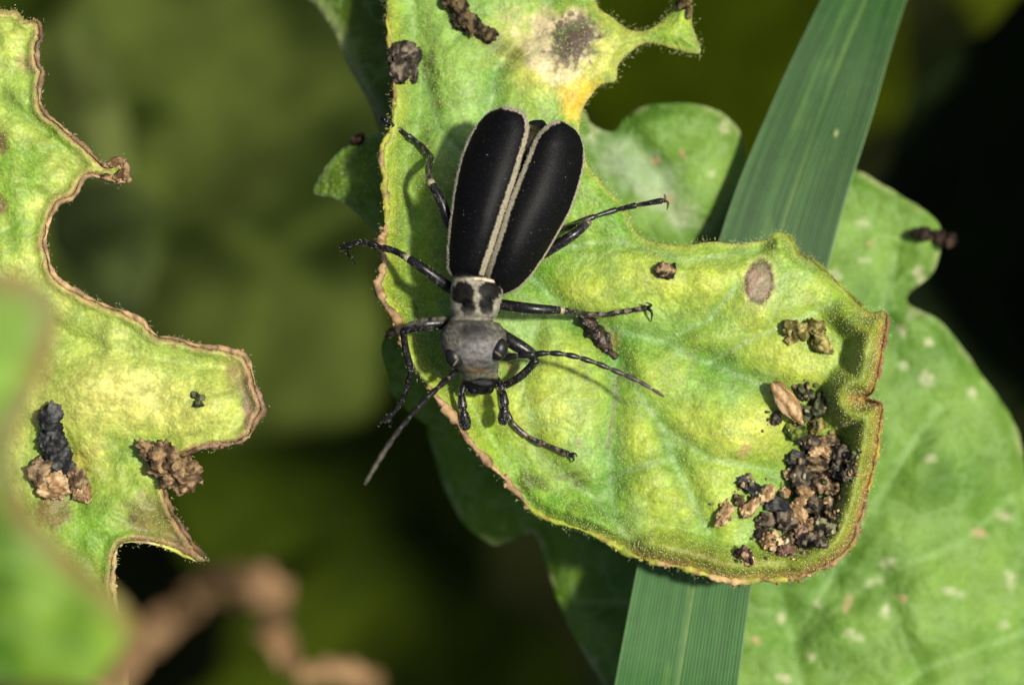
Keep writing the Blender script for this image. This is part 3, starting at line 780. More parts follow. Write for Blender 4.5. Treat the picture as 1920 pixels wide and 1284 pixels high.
# far leaves deep in the plant
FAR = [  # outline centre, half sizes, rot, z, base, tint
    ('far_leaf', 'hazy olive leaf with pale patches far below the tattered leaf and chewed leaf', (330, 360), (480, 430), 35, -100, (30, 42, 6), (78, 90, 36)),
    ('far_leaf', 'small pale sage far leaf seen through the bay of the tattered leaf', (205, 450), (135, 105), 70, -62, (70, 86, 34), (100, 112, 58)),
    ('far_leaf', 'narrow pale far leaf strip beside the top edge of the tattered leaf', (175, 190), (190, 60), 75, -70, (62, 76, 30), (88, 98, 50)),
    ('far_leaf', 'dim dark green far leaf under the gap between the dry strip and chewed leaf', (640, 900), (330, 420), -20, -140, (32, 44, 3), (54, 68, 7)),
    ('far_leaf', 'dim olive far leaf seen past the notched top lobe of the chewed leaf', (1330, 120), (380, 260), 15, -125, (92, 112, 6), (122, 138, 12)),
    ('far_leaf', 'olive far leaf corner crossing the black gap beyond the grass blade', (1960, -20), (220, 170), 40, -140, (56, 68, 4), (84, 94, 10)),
    ('far_leaf', 'deep green far leaf added to block sunlight, behind the dark frass on the broad leaf', (2010, 420), (420, 420), 0, -48, (14, 24, 6), (26, 38, 10)),  # leaf added in the dark gap to block a stray path of sun
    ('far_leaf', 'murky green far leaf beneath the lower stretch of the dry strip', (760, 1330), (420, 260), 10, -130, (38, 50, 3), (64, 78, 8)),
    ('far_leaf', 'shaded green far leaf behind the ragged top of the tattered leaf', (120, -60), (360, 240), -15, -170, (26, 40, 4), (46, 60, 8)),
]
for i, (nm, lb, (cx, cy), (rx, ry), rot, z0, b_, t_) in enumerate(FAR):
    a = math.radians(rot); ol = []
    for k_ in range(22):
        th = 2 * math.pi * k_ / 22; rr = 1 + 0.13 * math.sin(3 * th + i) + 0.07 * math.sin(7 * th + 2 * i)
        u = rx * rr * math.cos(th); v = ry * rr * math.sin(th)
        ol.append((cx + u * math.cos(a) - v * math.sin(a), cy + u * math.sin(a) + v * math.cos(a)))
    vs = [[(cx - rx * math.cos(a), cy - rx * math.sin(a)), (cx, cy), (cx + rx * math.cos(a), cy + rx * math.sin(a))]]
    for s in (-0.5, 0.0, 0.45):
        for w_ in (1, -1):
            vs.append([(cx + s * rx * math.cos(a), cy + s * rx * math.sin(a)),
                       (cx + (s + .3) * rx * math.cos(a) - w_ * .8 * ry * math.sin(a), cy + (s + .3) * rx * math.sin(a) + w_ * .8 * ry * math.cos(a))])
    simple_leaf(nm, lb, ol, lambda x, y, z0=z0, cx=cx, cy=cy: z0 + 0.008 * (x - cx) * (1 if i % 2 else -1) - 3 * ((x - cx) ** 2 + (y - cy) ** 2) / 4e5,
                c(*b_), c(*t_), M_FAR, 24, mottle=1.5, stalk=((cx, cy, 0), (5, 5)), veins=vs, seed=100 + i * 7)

# unseen leaves added on the sunny side to keep the depths in shade
for i, (cx, cy, rx, ry, rot, z0) in enumerate([(2830, 250, 780, 540, 10, -24), (2800, 1000, 740, 520, -15, -30), (3700, 600, 820, 560, 30, -20), (2500, 1750, 700, 480, 20, -34), (2600, -520, 760, 520, -10, -28), (3700, -500, 700, 600, 0, -26), (3600, 1650, 800, 560, -25, -22), (1700, 2150, 620, 480, 40, -36), (1900, -900, 700, 420, 15, -40)]):
    a = math.radians(rot); ol = []
    for k_ in range(22):
        th = 2 * math.pi * k_ / 22; rr = 1 + 0.12 * math.sin(3 * th + i) + 0.06 * math.sin(7 * th + 2 * i)
        u_ = rx * rr * math.cos(th); v_ = ry * rr * math.sin(th); ol.append((cx + u_ * math.cos(a) - v_ * math.sin(a), cy + u_ * math.sin(a) + v_ * math.cos(a)))
    simple_leaf('unseen_shade_leaf', 'unseen big green leaf added for shade past the far edge of the broad leaf', ol, lambda x, y, z0=z0, cx=cx, cy=cy: z0 - 4 * ((x - cx) ** 2 + (y - cy) ** 2) / 4e5, c(70, 110, 34), c(110, 156, 60), M_FAR, 40,
                stalk=((cx, cy, 0), (5, 5)), veins=[[(cx - rx * math.cos(a), cy - rx * math.sin(a)), (cx + rx * math.cos(a), cy + rx * math.sin(a))]], seed=170 + i * 5, group='unseen leaves added for shade')

# ------------------------------------------------------------------ grass blade
gl = [(1745, -330, -16, 130), (1700, -180, -11.5, 150), (1622, 0, -7.6, 160), (1545, 200, -6.0, 196), (1470, 410, -4.8, 216), (1392, 700, -4.0, 224), (1318, 1000, -3.3, 222), (1300, 1090, -3.0, 222),
      (1268, 1284, -2.6, 232), (1245, 1420, -3.5, 232), (1225, 1600, -8, 220)]
gp = catmull(np.array(gl, float), 10, False)
rows = len(gp); cols = 145
tgn = np.gradient(gp[:, :2], axis=0); tgn /= np.linalg.norm(tgn, axis=1)[:, None]
u = np.linspace(-1, 1, cols)
GV = []; GC = []
for i in range(rows):
    wpx = gp[i, 3] / 2 * abs(tgn[i, 1])
    nx = np.array([-tgn[i, 1], tgn[i, 0]]) * -1
    if nx[0] < 0: nx = -nx
    pxs = gp[i, 0] + u * wpx * nx[0]; pys = gp[i, 1] + u * wpx * nx[1]
    vein = np.abs(np.sin(u * 24 * math.pi / 2 * 1.5 + 0.4 * np.sin(i * .02)))
    z = gp[i, 2] + 0.22 * u ** 2 - 0.06 * np.exp(-(u / 0.05) ** 2) + 0.045 * vein + 0.1 * np.sin(i * .03) * u
    GV.append(P(pxs, pys, z))
    st = fbm(u * 60, np.full(cols, i * 0.12), 3, 3, 110); st2 = fbm(u * 30, np.full(cols, i * 0.5), 6, 3, 112)
    cc = c(42, 76, 32) * np.ones((cols, 3)); cc = blend(cc, sstep(-0.5, 0.7, st), c(64, 104, 48)); cc = blend(cc, 0.35 * (1 - vein), c(36, 74, 34))
    low = sstep(900, 1100, gp[i, 1]); cc = blend(cc, 0.35 * low, c(60, 122, 50))
    cc = blend(cc, 0.6 * np.exp(-((u - 0.02) / 0.022) ** 2) * np.clip(0.7 + st2.mean() + 0.5 * math.sin(i * .09), 0, 1), c(150, 176, 110))
    cc = blend(cc, 0.16 * sstep(0.2, 0.5, st2) * np.exp(-((u + 0.2) / 0.35) ** 2), c(126, 164, 76))
    cc = blend(cc, 0.6 * sstep(0.96, 1.0, np.abs(u)), c(130, 160, 110))
    for (sx, sy, r) in [(1567, 253, 4)]:
        cc = blend(cc, 0.85 * (np.hypot(pxs - sx, pys - sy) < r), c(190, 196, 130))
    GC.append(cc)
GV = np.concatenate(GV); GC = np.concatenate(GC); nb = len(GV)
GB = GV.copy(); GB[:, 2] -= 0.16
GF = []
for i in range(rows - 1):
    for j in range(cols - 1):
        a = i * cols + j; GF.append((a, a + cols, a + cols + 1, a + 1)); GF.append((nb + a, nb + a + 1, nb + a + cols + 1, nb + a + cols))
    for a, s in ((i * cols, 0), (i * cols + cols - 1, 1)):
        q = (a, a + nb, a + cols + nb, a + cols); GF.append(q if not s else q[::-1])
grass = thing('grass_blade', P(1225, 1600, -9))
tag(grass, 'long flat dark green grass blade with fine parallel veins passing under the chewed leaf', 'grass blade')
mesh_obj('blade', np.concatenate([GV, GB]), GF, M_GRASS, grass, np.concatenate([GC, GC]))
s0 = P(1225, 1596, -8.2); V, F = tube(catmull(np.array([s0 + [0, 1.5, .3], s0 + [0, -4, -5], s0 + [2, -12, -40], [float(s0[0]) + 6, float(s0[1]) - 18, GZ - 3]]), 3, False), 0.9, 10, flat=0.5)
mesh_obj('sheath', V, F, M_GRASS, grass, np.broadcast_to(c(60, 110, 50), (len(V), 3)))

# ------------------------------------------------------------------ beetle
BLK, GRY, LGY = np.array([.0045, .0045, .005]), c(128, 126, 116), c(206, 198, 172)
beetle = thing('blister_beetle', P(900, 500, 0.0))
tag(beetle, 'black beetle with cream-edged wing cases and grey downy head standing on the chewed leaf', 'beetle')

# body: abdomen, thorax and head in one skin.  (px, py, z, half width px, half height mm)
ST = [(1018, 226, 2.3, 3, .05), (1012, 240, 2.3, 26, .35), (996, 285, 2.25, 62, .75), (972, 350, 2.2, 80, 1.0), (946, 420, 2.2, 84, 1.0), (922, 480, 2.3, 76, .8), (907, 508, 2.45, 56, .6), (902, 514, 2.6, 44, .6),
      (900, 520, 2.9, 43, .85), (897, 528, 3.0, 46, .92), (894, 545, 3.05, 48, 1.0), (891, 565, 3.05, 46, .98), (889, 583, 3.0, 43, .9), (888, 594, 2.95, 38, .78), (888, 599, 2.95, 36, .7),
      (887, 604, 3.0, 43, .82), (887, 611, 3.05, 52, 1.0), (887, 624, 3.0, 59.5, 1.18), (887, 638, 2.82, 61, 1.22), (889, 652, 2.5, 56, 1.14), (892, 666, 2.12, 47, 1.0), (896, 682, 1.75, 40, .82),
      (898, 694, 1.5, 36.5, .66), (900, 706, 1.28, 34, .54), (901, 718, 1.08, 32, .45), (902, 729, .94, 26, .34), (903, 736, .87, 14, .16), (903, 739, .83, 3, .04)]
st = np.array(ST, float)
st = catmull(st, 2.0, False); ctr = P(st[:, 0], st[:, 1], st[:, 2])
tg = np.gradient(ctr, axis=0); tg[:, 2] *= 0.75 * sstep(598, 622, st[:, 1]); tg /= np.linalg.norm(tg, axis=1)[:, None]
SD = 72; ang = np.arange(SD) / SD * 2 * np.pi
BV = []; Bpx = []
for i in range(len(ctr)):
    sx = np.array([-tg[i][1], tg[i][0], 0.0]); sx /= np.linalg.norm(sx); sx = sx if sx[0] > 0 else -sx
    upv = np.cross(tg[i], sx); upv = upv if upv[2] > 0 else -upv
    a_ = np.abs(np.cos(ang)) ** 0.9 * np.sign(np.cos(ang)); b2 = np.abs(np.sin(ang)) ** 0.9 * np.sign(np.sin(ang))
    BV.append(ctr[i] + st[i, 3] * K * a_[:, None] * sx + max(st[i, 4], .02) * b2[:, None] * upv)
BV = np.concatenate(BV)
BF = [(i * SD + j, i * SD + (j + 1) % SD, (i + 1) * SD + (j + 1) % SD, (i + 1) * SD + j) for i in range(len(ctr) - 1) for j in range(SD)]
BF = [f[::-1] for f in BF] + [tuple(range(SD)), tuple(range((len(ctr) - 1) * SD, len(ctr) * SD))[::-1]]
s_ = K * (H - BV[:, 2]) / H; bx = BV[:, 0] / s_ + 960; by = 642 - BV[:, 1] / s_
fn = fbm(bx * 3, by * 3, 9, 3, 120); fw = fbm(bx, by, 14, 3, 121)
col = np.broadcast_to(BLK * 1.2, (len(BV), 3))
pro = sstep(518, 523, by) * sstep(603, 597, by)
col = blend(col, pro, c(158, 152, 134))
for (a, b_, rx, ry, rt) in [(868, 550, 23, 25, 0), (878, 576, 15, 20, 0), (918, 546, 23, 21, 10), (912, 572, 15, 20, 5)]:
    col = blend(col, pro * 0.97 * sstep(0.36, 0.5, gauss(bx, by, a, b_, rx, ry, rt) + 0.16 * fn), BLK * .35)
col = blend(col, pro * 0.5 * sstep(575, 592, by), c(120, 118, 110))
hd = sstep(598, 603, by)
col = blend(col, hd, c(82, 80, 72)); col = blend(col, hd * sstep(-.2, .5, fn) * 0.6, c(140, 135, 120))
col = blend(col, hd * 0.9 * sstep(0.30, 0.75, gauss(bx, by, 890, 624, 34, 22) + 0.3 * fn), c(26, 26, 27))
col = blend(col, hd * 0.75 * gauss(bx, by, 905, 660, 40, 26), c(140, 138, 138))  # silvery highlight on the face, painted into the skin colour
col = blend(col, 0.65 * sstep(0.35, 0.9, gauss(bx, by, 893, 694, 26, 7, 5) + 0.45 * fn), c(150, 116, 78))
col = blend(col, 0.6 * sstep(0.4, 0.8, gauss(bx, by, 905, 678, 16, 4, 10) + 0.2 * fn), c(60, 56, 50))
col = blend(col, sstep(697, 702, by) * sstep(714, 708, by), c(128, 126, 104)); col = blend(col, sstep(708, 714, by + 6 * fw), BLK * 1.6)
body = mesh_obj('body', BV, BF, M_BEETLE, beetle, col)


def bz(px, py):          # height of the beetle's upper skin at a photo position
    d_ = np.hypot(bx - px, by - py); return float(BV[d_ < max(4.0, d_.min() + 1.5), 2].max())



# short grey down on pronotum and head
tri = np.array([(f[0], f[1], f[2]) for f in BF[:-2]])
tri = tri[(by[tri[:, 0]] > 522) & (by[tri[:, 0]] < 726)]
hp, hn = surf_sample(BV, tri, 9000, 21)
lum = col.mean(1); near = np.array([lum[np.argmin(((BV - q_) ** 2).sum(1))] for q_ in hp])
hc = (hn[:, 2] > 0.0) & (near > 0.05); hp, hn = hp[hc], hn[hc]
M_DOWN = material('beetle_down', rough=0.5, spec=0.3, mottle=0.2, bump=0, color=tuple(c(196, 190, 168)))
hairs(beetle, hp, hn * 0.45 + np.array([0, -0.8, 0]), 0.13, 0.009, 'grey_down', M_DOWN, lean=0.3, seed=22)


# wing cases
M_PILE = material('black_pile', rough=0.8, spec=0.03, mottle=0.2, bump=0, color=(0.007, 0.007, 0.008))
def elytron(outer, sut, name, z_mid):
    N_ = 130; Mx = 56
    o_ = catmull(np.array(outer, float), 2, False); s2 = catmull(np.array(sut, float), 2, False)

    def res(p):
        L = np.concatenate([[0], np.cumsum(np.linalg.norm(np.diff(p, axis=0), axis=1))]); t = np.linspace(0, L[-1], N_)
        return np.stack([np.interp(t, L, p[:, k_]) for k_ in range(2)], 1)
    o_ = res(o_); s2 = res(s2)
    uu = np.linspace(0, 1, Mx); v = np.linspace(0, 1, N_)
    X = o_[:, None, 0] * (1 - uu) + s2[:, None, 0] * uu; Y = o_[:, None, 1] * (1 - uu) + s2[:, None, 1] * uu
    z0 = (3.5 + 0.75 * np.sin(np.pi * np.clip(v, 0, 1) ** 0.8) - 0.25 * v - 0.25 * (1 - v) ** 12)[:, None]
    w = np.linalg.norm(o_ - s2, axis=1)[:, None] * K
    prof = -1.0 * (1 - uu) ** 2.6 * np.clip(w / 2.2, 0, 1) + 0.34 * np.clip(np.sin(np.pi * uu), 0, 1) ** 0.75 * np.clip(w / 2, 0, 1) - 0.12 * uu ** 6
    Z = z0 + prof * z_mid + 0.03 * fbm(X, Y, 60, 2, 131)
    Vt = P(X.ravel(), Y.ravel(), Z.ravel()); m = len(Vt)
    ds = seg_dist(X.ravel(), Y.ravel(), s2); do = seg_dist(X.ravel(), Y.ravel(), o_)
    base_d = np.minimum(seg_dist(X.ravel(), Y.ravel(), np.array([o_[0], s2[0]])), 99)
    vv = np.repeat(v, Mx)
    wS = np.interp(vv, [0, .2, .75, 1], [10.5, 10.5, 8.5, 6]); wO = np.interp(vv, [0, .3, .72, .85, 1], [3.4, 3.2, 3.4, 1.0, 1.2])
    pale = np.maximum(sstep(wS + 3.5, wS - 4.5, ds), np.maximum(sstep(wO + 1.5, wO - 1.5, do), sstep(4.5, 2.0, base_d)))
    Vb = Vt.copy(); Vb[:, 2] -= 0.12
    Fs = []
    for i in range(N_ - 1):
        for j in range(Mx - 1):
            a = i * Mx + j; Fs.append((a, a + 1, a + Mx + 1, a + Mx)); Fs.append((m + a, m + a + Mx, m + a + Mx + 1, m + a + 1))
    bd = [j for j in range(Mx)] + [i * Mx + Mx - 1 for i in range(1, N_)] + [(N_ - 1) * Mx + j for j in range(Mx - 2, -1, -1)] + [i * Mx for i in range(N_ - 2, 0, -1)]
    for q in range(len(bd)):
        a, b_ = bd[q], bd[(q + 1) % len(bd)]; Fs.append((b_, a, a + m, b_ + m))
    e = mesh_obj(name, np.concatenate([Vt, Vb]), Fs, M_ELY, beetle, attr={'pale': np.concatenate([pale, pale])})
    tr = np.array([t for f in Fs[0:2 * (N_ - 1) * (Mx - 1):2] for t in ((f[0], f[1], f[2]), (f[0], f[2], f[3]))])
    hp, hn = surf_sample(Vt, tr, 3000, int(outer[0][0]))
    hairs(e, hp, hn * .25 + np.array([.25, .9, 0]), 0.075, 0.0045, 'black_pile', M_PILE, lean=.25, seed=int(outer[0][0]))
    hp, hn = surf_sample(Vt, tr, 22, 77)
    dm = beads(e, hp, hn, 0.015, 78); dm.name = 'dust_motes'
    tr2 = tr[pale[tr[:, 0]] > .62]; hp, hn = surf_sample(Vt, tr2, 3500, 9)
    hairs(e, hp, hn * .3 + np.array([.2, .8, 0]), 0.09, 0.007, 'pale_pile', M_DOWN, lean=.4, seed=8)
    return e


elytron([(852, 526), (841, 510), (838, 490), (841, 440), (848, 380), (857, 325), (870, 280), (888, 243), (914, 213), (944, 200)],
        [(907, 522), (910, 508), (929, 452), (948, 392), (965, 342), (976, 305), (988, 262), (992, 238), (985, 214), (968, 204), (945, 200)], 'elytron', 1.0)
elytron([(938, 556), (952, 552), (972, 542), (996, 518), (1020, 484), (1046, 440), (1070, 396), (1086, 350), (1096, 305), (1093, 270), (1080, 244), (1056, 228), (1048, 226)],
        [(909, 522), (912, 508), (931, 452), (950, 392), (969, 342), (984, 305), (1002, 262), (1016, 243), (1032, 231), (1046, 226)], 'elytron', 1.0)
# folded hind wings showing in the cleft
V, F = tube(P([985, 990, 1000, 1008], [330, 290, 255, 242], [2.9, 3.0, 3.05, 2.8]), [.3, .5, .55, .3], 14, flat=0.4)
mesh_obj('hind_wing', V, F, M_LEG, beetle, np.broadcast_to(c(44, 38, 20), (len(V), 3)))

# ring collar of pale hairs round the back of the pronotum
q = np.linspace(-1, 1, 40); V, F = tube(P(896 + 46 * q, 523 + 10 * q ** 2 + 2 * q, 3.95 - 0.95 * q ** 2), .075, 8)
mesh_obj('collar', V, F, M_BEETLE, beetle, np.broadcast_to(c(206, 196, 166), (len(V), 3)))


def ellipsoid(cen, rad, rot=0, tilt=0, n=20, m=14):
    V = [];
    for i in range(m + 1):
        t = math.pi * i / m
        for j in range(n):
            p = 2 * math.pi * j / n; V.append((math.sin(t) * math.cos(p), math.sin(t) * math.sin(p), math.cos(t)))
    V = np.array(V) * rad; a = math.radians(rot); b_ = math.radians(tilt)
    Rx = np.array([[1, 0, 0], [0, math.cos(b_), -math.sin(b_)], [0, math.sin(b_), math.cos(b_)]]); Rz = np.array([[math.cos(a), -math.sin(a), 0], [math.sin(a), math.cos(a), 0], [0, 0, 1]])
    V = V @ (Rz @ Rx).T + cen
    return V, [(i * n + j, (i + 1) * n + j, (i + 1) * n + (j + 1) % n, i * n + (j + 1) % n) for i in range(m) for j in range(n)]


for (ex, ey, rot) in ((852, 670, 24), (936, 655, -14)):
    ez = bz(ex + (6 if ex < 900 else -6), ey) - .28
    V, F = ellipsoid(P(ex, ey, ez), (.35, .47, .37), rot, 10); e = mesh_obj('eye', V, F, M_EYE, beetle)
    if ex < 900: a0, a1 = (ex - 3, ey + 17), (ex + 8, ey + 1)
    else: a0, a1 = (ex - 9, ey + 3), (ex + 4, ey + 13)
    q = np.linspace(0, 1, 7); qx = a0[0] + (a1[0] - a0[0]) * q; qy = a0[1] + (a1[1] - a0[1]) * q
    dz = .49 * np.sqrt(np.clip(1 - ((qx - ex) * K / .37) ** 2 - ((qy - ey) * K / .52) ** 2, .05, 1))
    V, F = tube(P(qx, qy, ez + dz * .76), [.02, .035, .05, .055, .05, .035, .02], 8)
    mesh_obj('eye_notch', V, F, M_BEETLE, e, np.broadcast_to(c(120, 112, 92), (len(V), 3)))

# mouth parts: upper lip, jaws, feelers beside the mouth
V, F = ellipsoid(P(903, 716, bz(903, 716) - .06), (.46, .17, .12), -6, -35)
mesh_obj('upper_lip', V, F, M_BEETLE, beetle, np.broadcast_to(BLK * 4, (len(V), 3)))
for (jx, jy, rt) in ((888, 732, 25), (918, 730, -25)):
    V, F = ellipsoid(P(jx, jy, bz(jx, jy) - .14), (.17, .22, .16), rt); mesh_obj('jaw', V, F, M_BEETLE, beetle, blend(np.broadcast_to(BLK, (len(V), 3)), 0.5 * (V[:, 1] < P(jx, jy + 6, 1)[1]), c(120, 96, 74)))
for pts in ([(876, 712, 1.1), (868, 728, 1.2), (866, 748, 1.3), (869, 770, 1.25), (873, 792, 1.1), (875, 806, .95)],
            [(930, 708, 1.1), (939, 722, 1.35), (944, 742, 1.5), (946, 762, 1.5), (944, 782, 1.4), (942, 797, 1.3)]):
    p = catmull(np.array(pts, float), 2, False); t = np.linspace(0, 1, len(p))
    r = np.interp(t, [0, .06, .2, .3, .34, .55, .62, .67, .85, .97, 1], [5, 6, 7.6, 4.6, 6.8, 9.4, 5.2, 8.6, 11.0, 7.5, 2]) * K
    V, F = tube(P(p[:, 0], p[:, 1], p[:, 2]), r, 14); pl = mesh_obj('palp', V, F, M_LEG, beetle, np.broadcast_to(BLK * 1.2, (len(V), 3)))
    tr = np.array([(f[0], f[1], f[2]) for f in F if len(f) == 4]); hp, hn = surf_sample(V, tr, 260, 5)
    hairs(pl, hp, hn * .6 + np.array([0, -.6, 0]), 0.06, 0.006, 'bristles', M_DOWN, lean=.3, seed=6)

# antennae: eleven joints each
for pts, tipc in (([(861, 694, 2.35), (846, 704, 2.6), (822, 726, 3.2), (795, 752, 3.7), (768, 782, 4.3), (742, 814, 5.0), (718, 850, 5.8), (700, 880, 6.5), (684, 908, 7.2)], c(116, 110, 98)),
                  ([(941, 672, 2.45), (962, 668, 2.7), (992, 665, 2.9), (1030, 662, 3.0), (1068, 666, 3.0), (1110, 678, 2.9), (1155, 696, 2.8), (1200, 716, 2.9), (1246, 744, 3.1)], c(110, 104, 94))):
    p = catmull(np.array(pts, float), 1.6, False); t = np.linspace(0, 1, len(p))
    rr = np.interp(t, [0, .1, .3, .8, 1], [6.5, 5.6, 4.9, 4.4, 2.2]) * (1 + 0.16 * np.cos(2 * np.pi * t * 11 + np.pi) - 0.25 * (np.abs((t * 11) % 1 - 0) < 0.08)) * K
    V, F = tube(P(p[:, 0], p[:, 1], p[:, 2]), rr, 12)
    tt_ = np.repeat(t, 12); cc = blend(np.broadcast_to(BLK * 1.6, (len(V), 3)), 0.75 * sstep(.45, 1, tt_), tipc); cc = blend(cc, 0.5 * ((tt_ * 11) % 1 < .14), c(120, 116, 104))
    mesh_obj('antenna', V, F, M_LEG, beetle, cc)


# legs.  femur (2+ points), tibia, tarsus, all as (px, py, height above the local leaf or absolute)
def leg(femur, tibia, tarsus, claws, rf=10.5, rt=6.2, rs=5.2, knee=None, grey=0.0, dust=0.0):
    parts = []

    def seg(pts, rprof, ccol, sides=14, flat=1.0, step=1.8):
        p = catmull(np.array(pts, float), step, False); t = np.linspace(0, 1, len(p))
        r = np.interp(t, *rprof) * K; V, F = tube(P(p[:, 0], p[:, 1], p[:, 2]), r, sides, flat)
        cc = np.broadcast_to(ccol, (len(V), 3)); nn = fbm(V[:, 0] * 60, V[:, 1] * 60 + V[:, 2] * 50, 9, 3, 140)
        tt_ = np.repeat(t, sides); return V, F, cc, tt_, nn
    V, F, cc, tt_, nn = seg(femur, ([0, .1, .5, .85, .97, 1], [rf * .8, rf, rf, rf * .85, rf * .7, rf * .3]), BLK * 1.3)
    side = (np.arange(len(V)) % 14); low = np.isin(side, [0, 1, 2, 3, 12, 13]) if grey >= 0 else np.isin(side, [5, 6, 7, 8, 9])  # grey stands for pale hairs and the lit half of the femur
    cc = blend(cc, abs(grey) * low * sstep(-.1, .4, nn + .15), c(150, 142, 122)); cc = blend(cc, 0.35 * sstep(.2, .5, nn), c(100, 98, 90))
    parts.append((V, F, cc))
    if knee is not None:
        V, F = ellipsoid(P(*femur[-1]), (rf * .72 * K,) * 3, n=14, m=10); parts.append((V, F, np.broadcast_to(knee, (len(V), 3))))
    V, F, cc, tt_, nn = seg(tibia, ([0, .08, .2, .9, 1], [rt * .9, rt * 1.15, rt, rt * 1.1, rt * .8]), BLK * 1.5)
    cc = blend(cc, 0.45 * sstep(.0, .5, nn), c(104, 98, 84)); parts.append((V, F, cc))
    # spurs at the end of the tibia
    e = P(*tibia[-1]); d_ = P(*tibia[-1]) - P(*tibia[-2]); d_ /= np.linalg.norm(d_)
    for s in (-1, 1):
        w_ = np.cross(d_, [0, 0, 1.0]) * s; V, F = tube([e, e + .22 * d_ + .12 * w_, e + .34 * d_ + .2 * w_], [.05, .035, .008], 6); parts.append((V, F, np.broadcast_to(BLK * 2, (len(V), 3))))
    p = catmull(np.array(tarsus, float), 1.5, False); n = len(p); t = np.linspace(0, 1, n)
    cuts = [0, .34, .56, .75, 1.0]; r = np.zeros(n)
    for a, b_ in zip(cuts[:-1], cuts[1:]):
        q = (t - a) / (b_ - a); ok = (q >= 0) & (q <= 1); r[ok] = np.interp(q[ok], [0, .12, .8, .95, 1], [rs * .55, rs * .8, rs * 1.1, rs * 1.1, rs * .6])
    V, F = tube(P(p[:, 0], p[:, 1], p[:, 2]), r * K, 12); nn = fbm(V[:, 0] * 60, V[:, 1] * 60 + V[:, 2] * 50, 8, 3, 141)
    cc = np.broadcast_to(BLK * 1.6, (len(V), 3)); cc = blend(cc, 0.45 * sstep(.05, .5, nn), c(96, 94, 84)); cc = blend(cc, dust * sstep(-.15, .25, nn), c(150, 130, 110)); parts.append((V, F, cc))
    for cl in claws:
        q = catmull(np.array(cl, float), 1.5, False); V, F = tube(P(q[:, 0], q[:, 1], q[:, 2]), np.linspace(3.6, 1.0, len(q)) * K, 8); parts.append((V, F, np.broadcast_to(BLK * 1.4, (len(V), 3))))
    # bristles
    V, F, C_ = join(parts)
    o = mesh_obj('leg', V, F, M_LEG, beetle, C_)
    tr = np.array([(f[0], f[1], f[2]) for f in F if len(f) == 4] + [(f[0], f[2], f[3]) for f in F if len(f) == 4])
    hp, hn = surf_sample(V, tr, 260, len(V)); ax = P(*femur[-1]) - P(*femur[0]); ax /= np.linalg.norm(ax)
    hairs(o, hp, hn * .6 + ax * .5, 0.07, 0.007, 'leg_hairs', M_DOWN, lean=.35, seed=len(V))
    return o


def L(px, py, dz):       # point dz above the chewed leaf
    return (px, py, float(zmain(np.array([px]), np.array([py]))[0]) + dz)


KN = c(168, 160, 120)
# hind leg on the yellow-rim side
leg([(868, 470, 2.0), (842, 418, 2.35), (826, 376, 2.4), (808, 343, 2.3)], [(807, 340, 2.3), (803, 318, 1.5), L(808, 296, .45)], [L(812, 297, .35), L(786, 270, .25), L(758, 250, .22), L(722, 226, .35)],
    [[L(722, 226, .35), L(716, 220, .5), L(717, 230, .3)], [L(722, 226, .35), L(714, 226, .4), L(713, 236, .25)]], knee=KN)
# middle leg reaching over the leaf edge
leg([(880, 560, 2.0), (846, 541, 2.3), (800, 508, 2.7), (763, 483, 2.6)], [(760, 481, 2.6), (738, 470, 2.1), L(714, 464, 1.0)], [L(716, 464, 1.0), (694, 457, 1.35), (672, 455, 1.1), (647, 463, .6)],
    [[(647, 463, .6), (640, 463, .55), (642, 474, .2)], [(660, 458, .8), (652, 474, .4), (660, 486, .1), (666, 496, -.1)]], knee=KN)
# front leg on the rim side
leg([(868, 606, 2.1), (838, 605, 2.4), (795, 608, 2.7), (757, 617, 2.5)], [(756, 618, 2.5), (760, 650, 1.8), L(770, 692, .5)], [L(770, 690, .5), (766, 716, .35), (757, 742, .1), (742, 768, -.2), (722, 790, -.4)],
    [[(722, 790, -.4), (714, 790, -.4), (712, 799, -.6)], [(728, 784, -.3), (734, 792, -.5), (732, 799, -.8)]], rf=12.5, grey=.5)
# front leg beside the mouth
leg([(930, 622, 1.9), (958, 640, 2.1), (985, 656, 2.1), (1007, 672, 1.9)], [(1007, 674, 1.9), (978, 704, 1.3), L(944, 724, .45)], [L(944, 726, .4), L(953, 778, .28), L(985, 815, .22), L(1030, 836, .2), L(1068, 852, .22)],
    [[L(1068, 852, .22), L(1078, 850, .4), L(1082, 856, .15)], [L(1068, 852, .22), L(1076, 860, .35), L(1072, 866, .1)]], rf=13, rt=7.5, dust=.5)
# middle leg over the dark wet frass
leg([(915, 566, 1.9), (945, 572, 2.1), (1000, 579, 2.3), (1053, 582, 1.9)], [(1058, 583, 1.9), (1078, 586, 1.3), L(1098, 589, .7)], [L(1096, 588, .7), L(1130, 590, .45), L(1170, 584, .25), L(1213, 577, .25)],
    [[L(1213, 577, .25), L(1221, 572, .5), L(1211, 567, .6)], [L(1213, 577, .25), L(1222, 586, .5), L(1221, 603, .1)]], knee=KN, dust=.6)
# hind leg on the grass side
leg([(1010, 480, 2.0), (1040, 462, 2.2), (1075, 440, 2.3), (1102, 418, 2.0)], [(1101, 417, 1.9), (1080, 424, 1.1), L(1052, 430, .4)], [L(1054, 429, .4), L(1110, 408, .3), L(1170, 390, .35), L(1243, 376, .6)],
    [[L(1243, 376, .6), (1247, 372, -.6), (1246, 365, -.5)], [L(1243, 376, .6), (1252, 380, -.8), (1251, 393, -1.2)]], knee=c(120, 110, 86))


# ------------------------------------------------------------------ frass
_fs = [0]


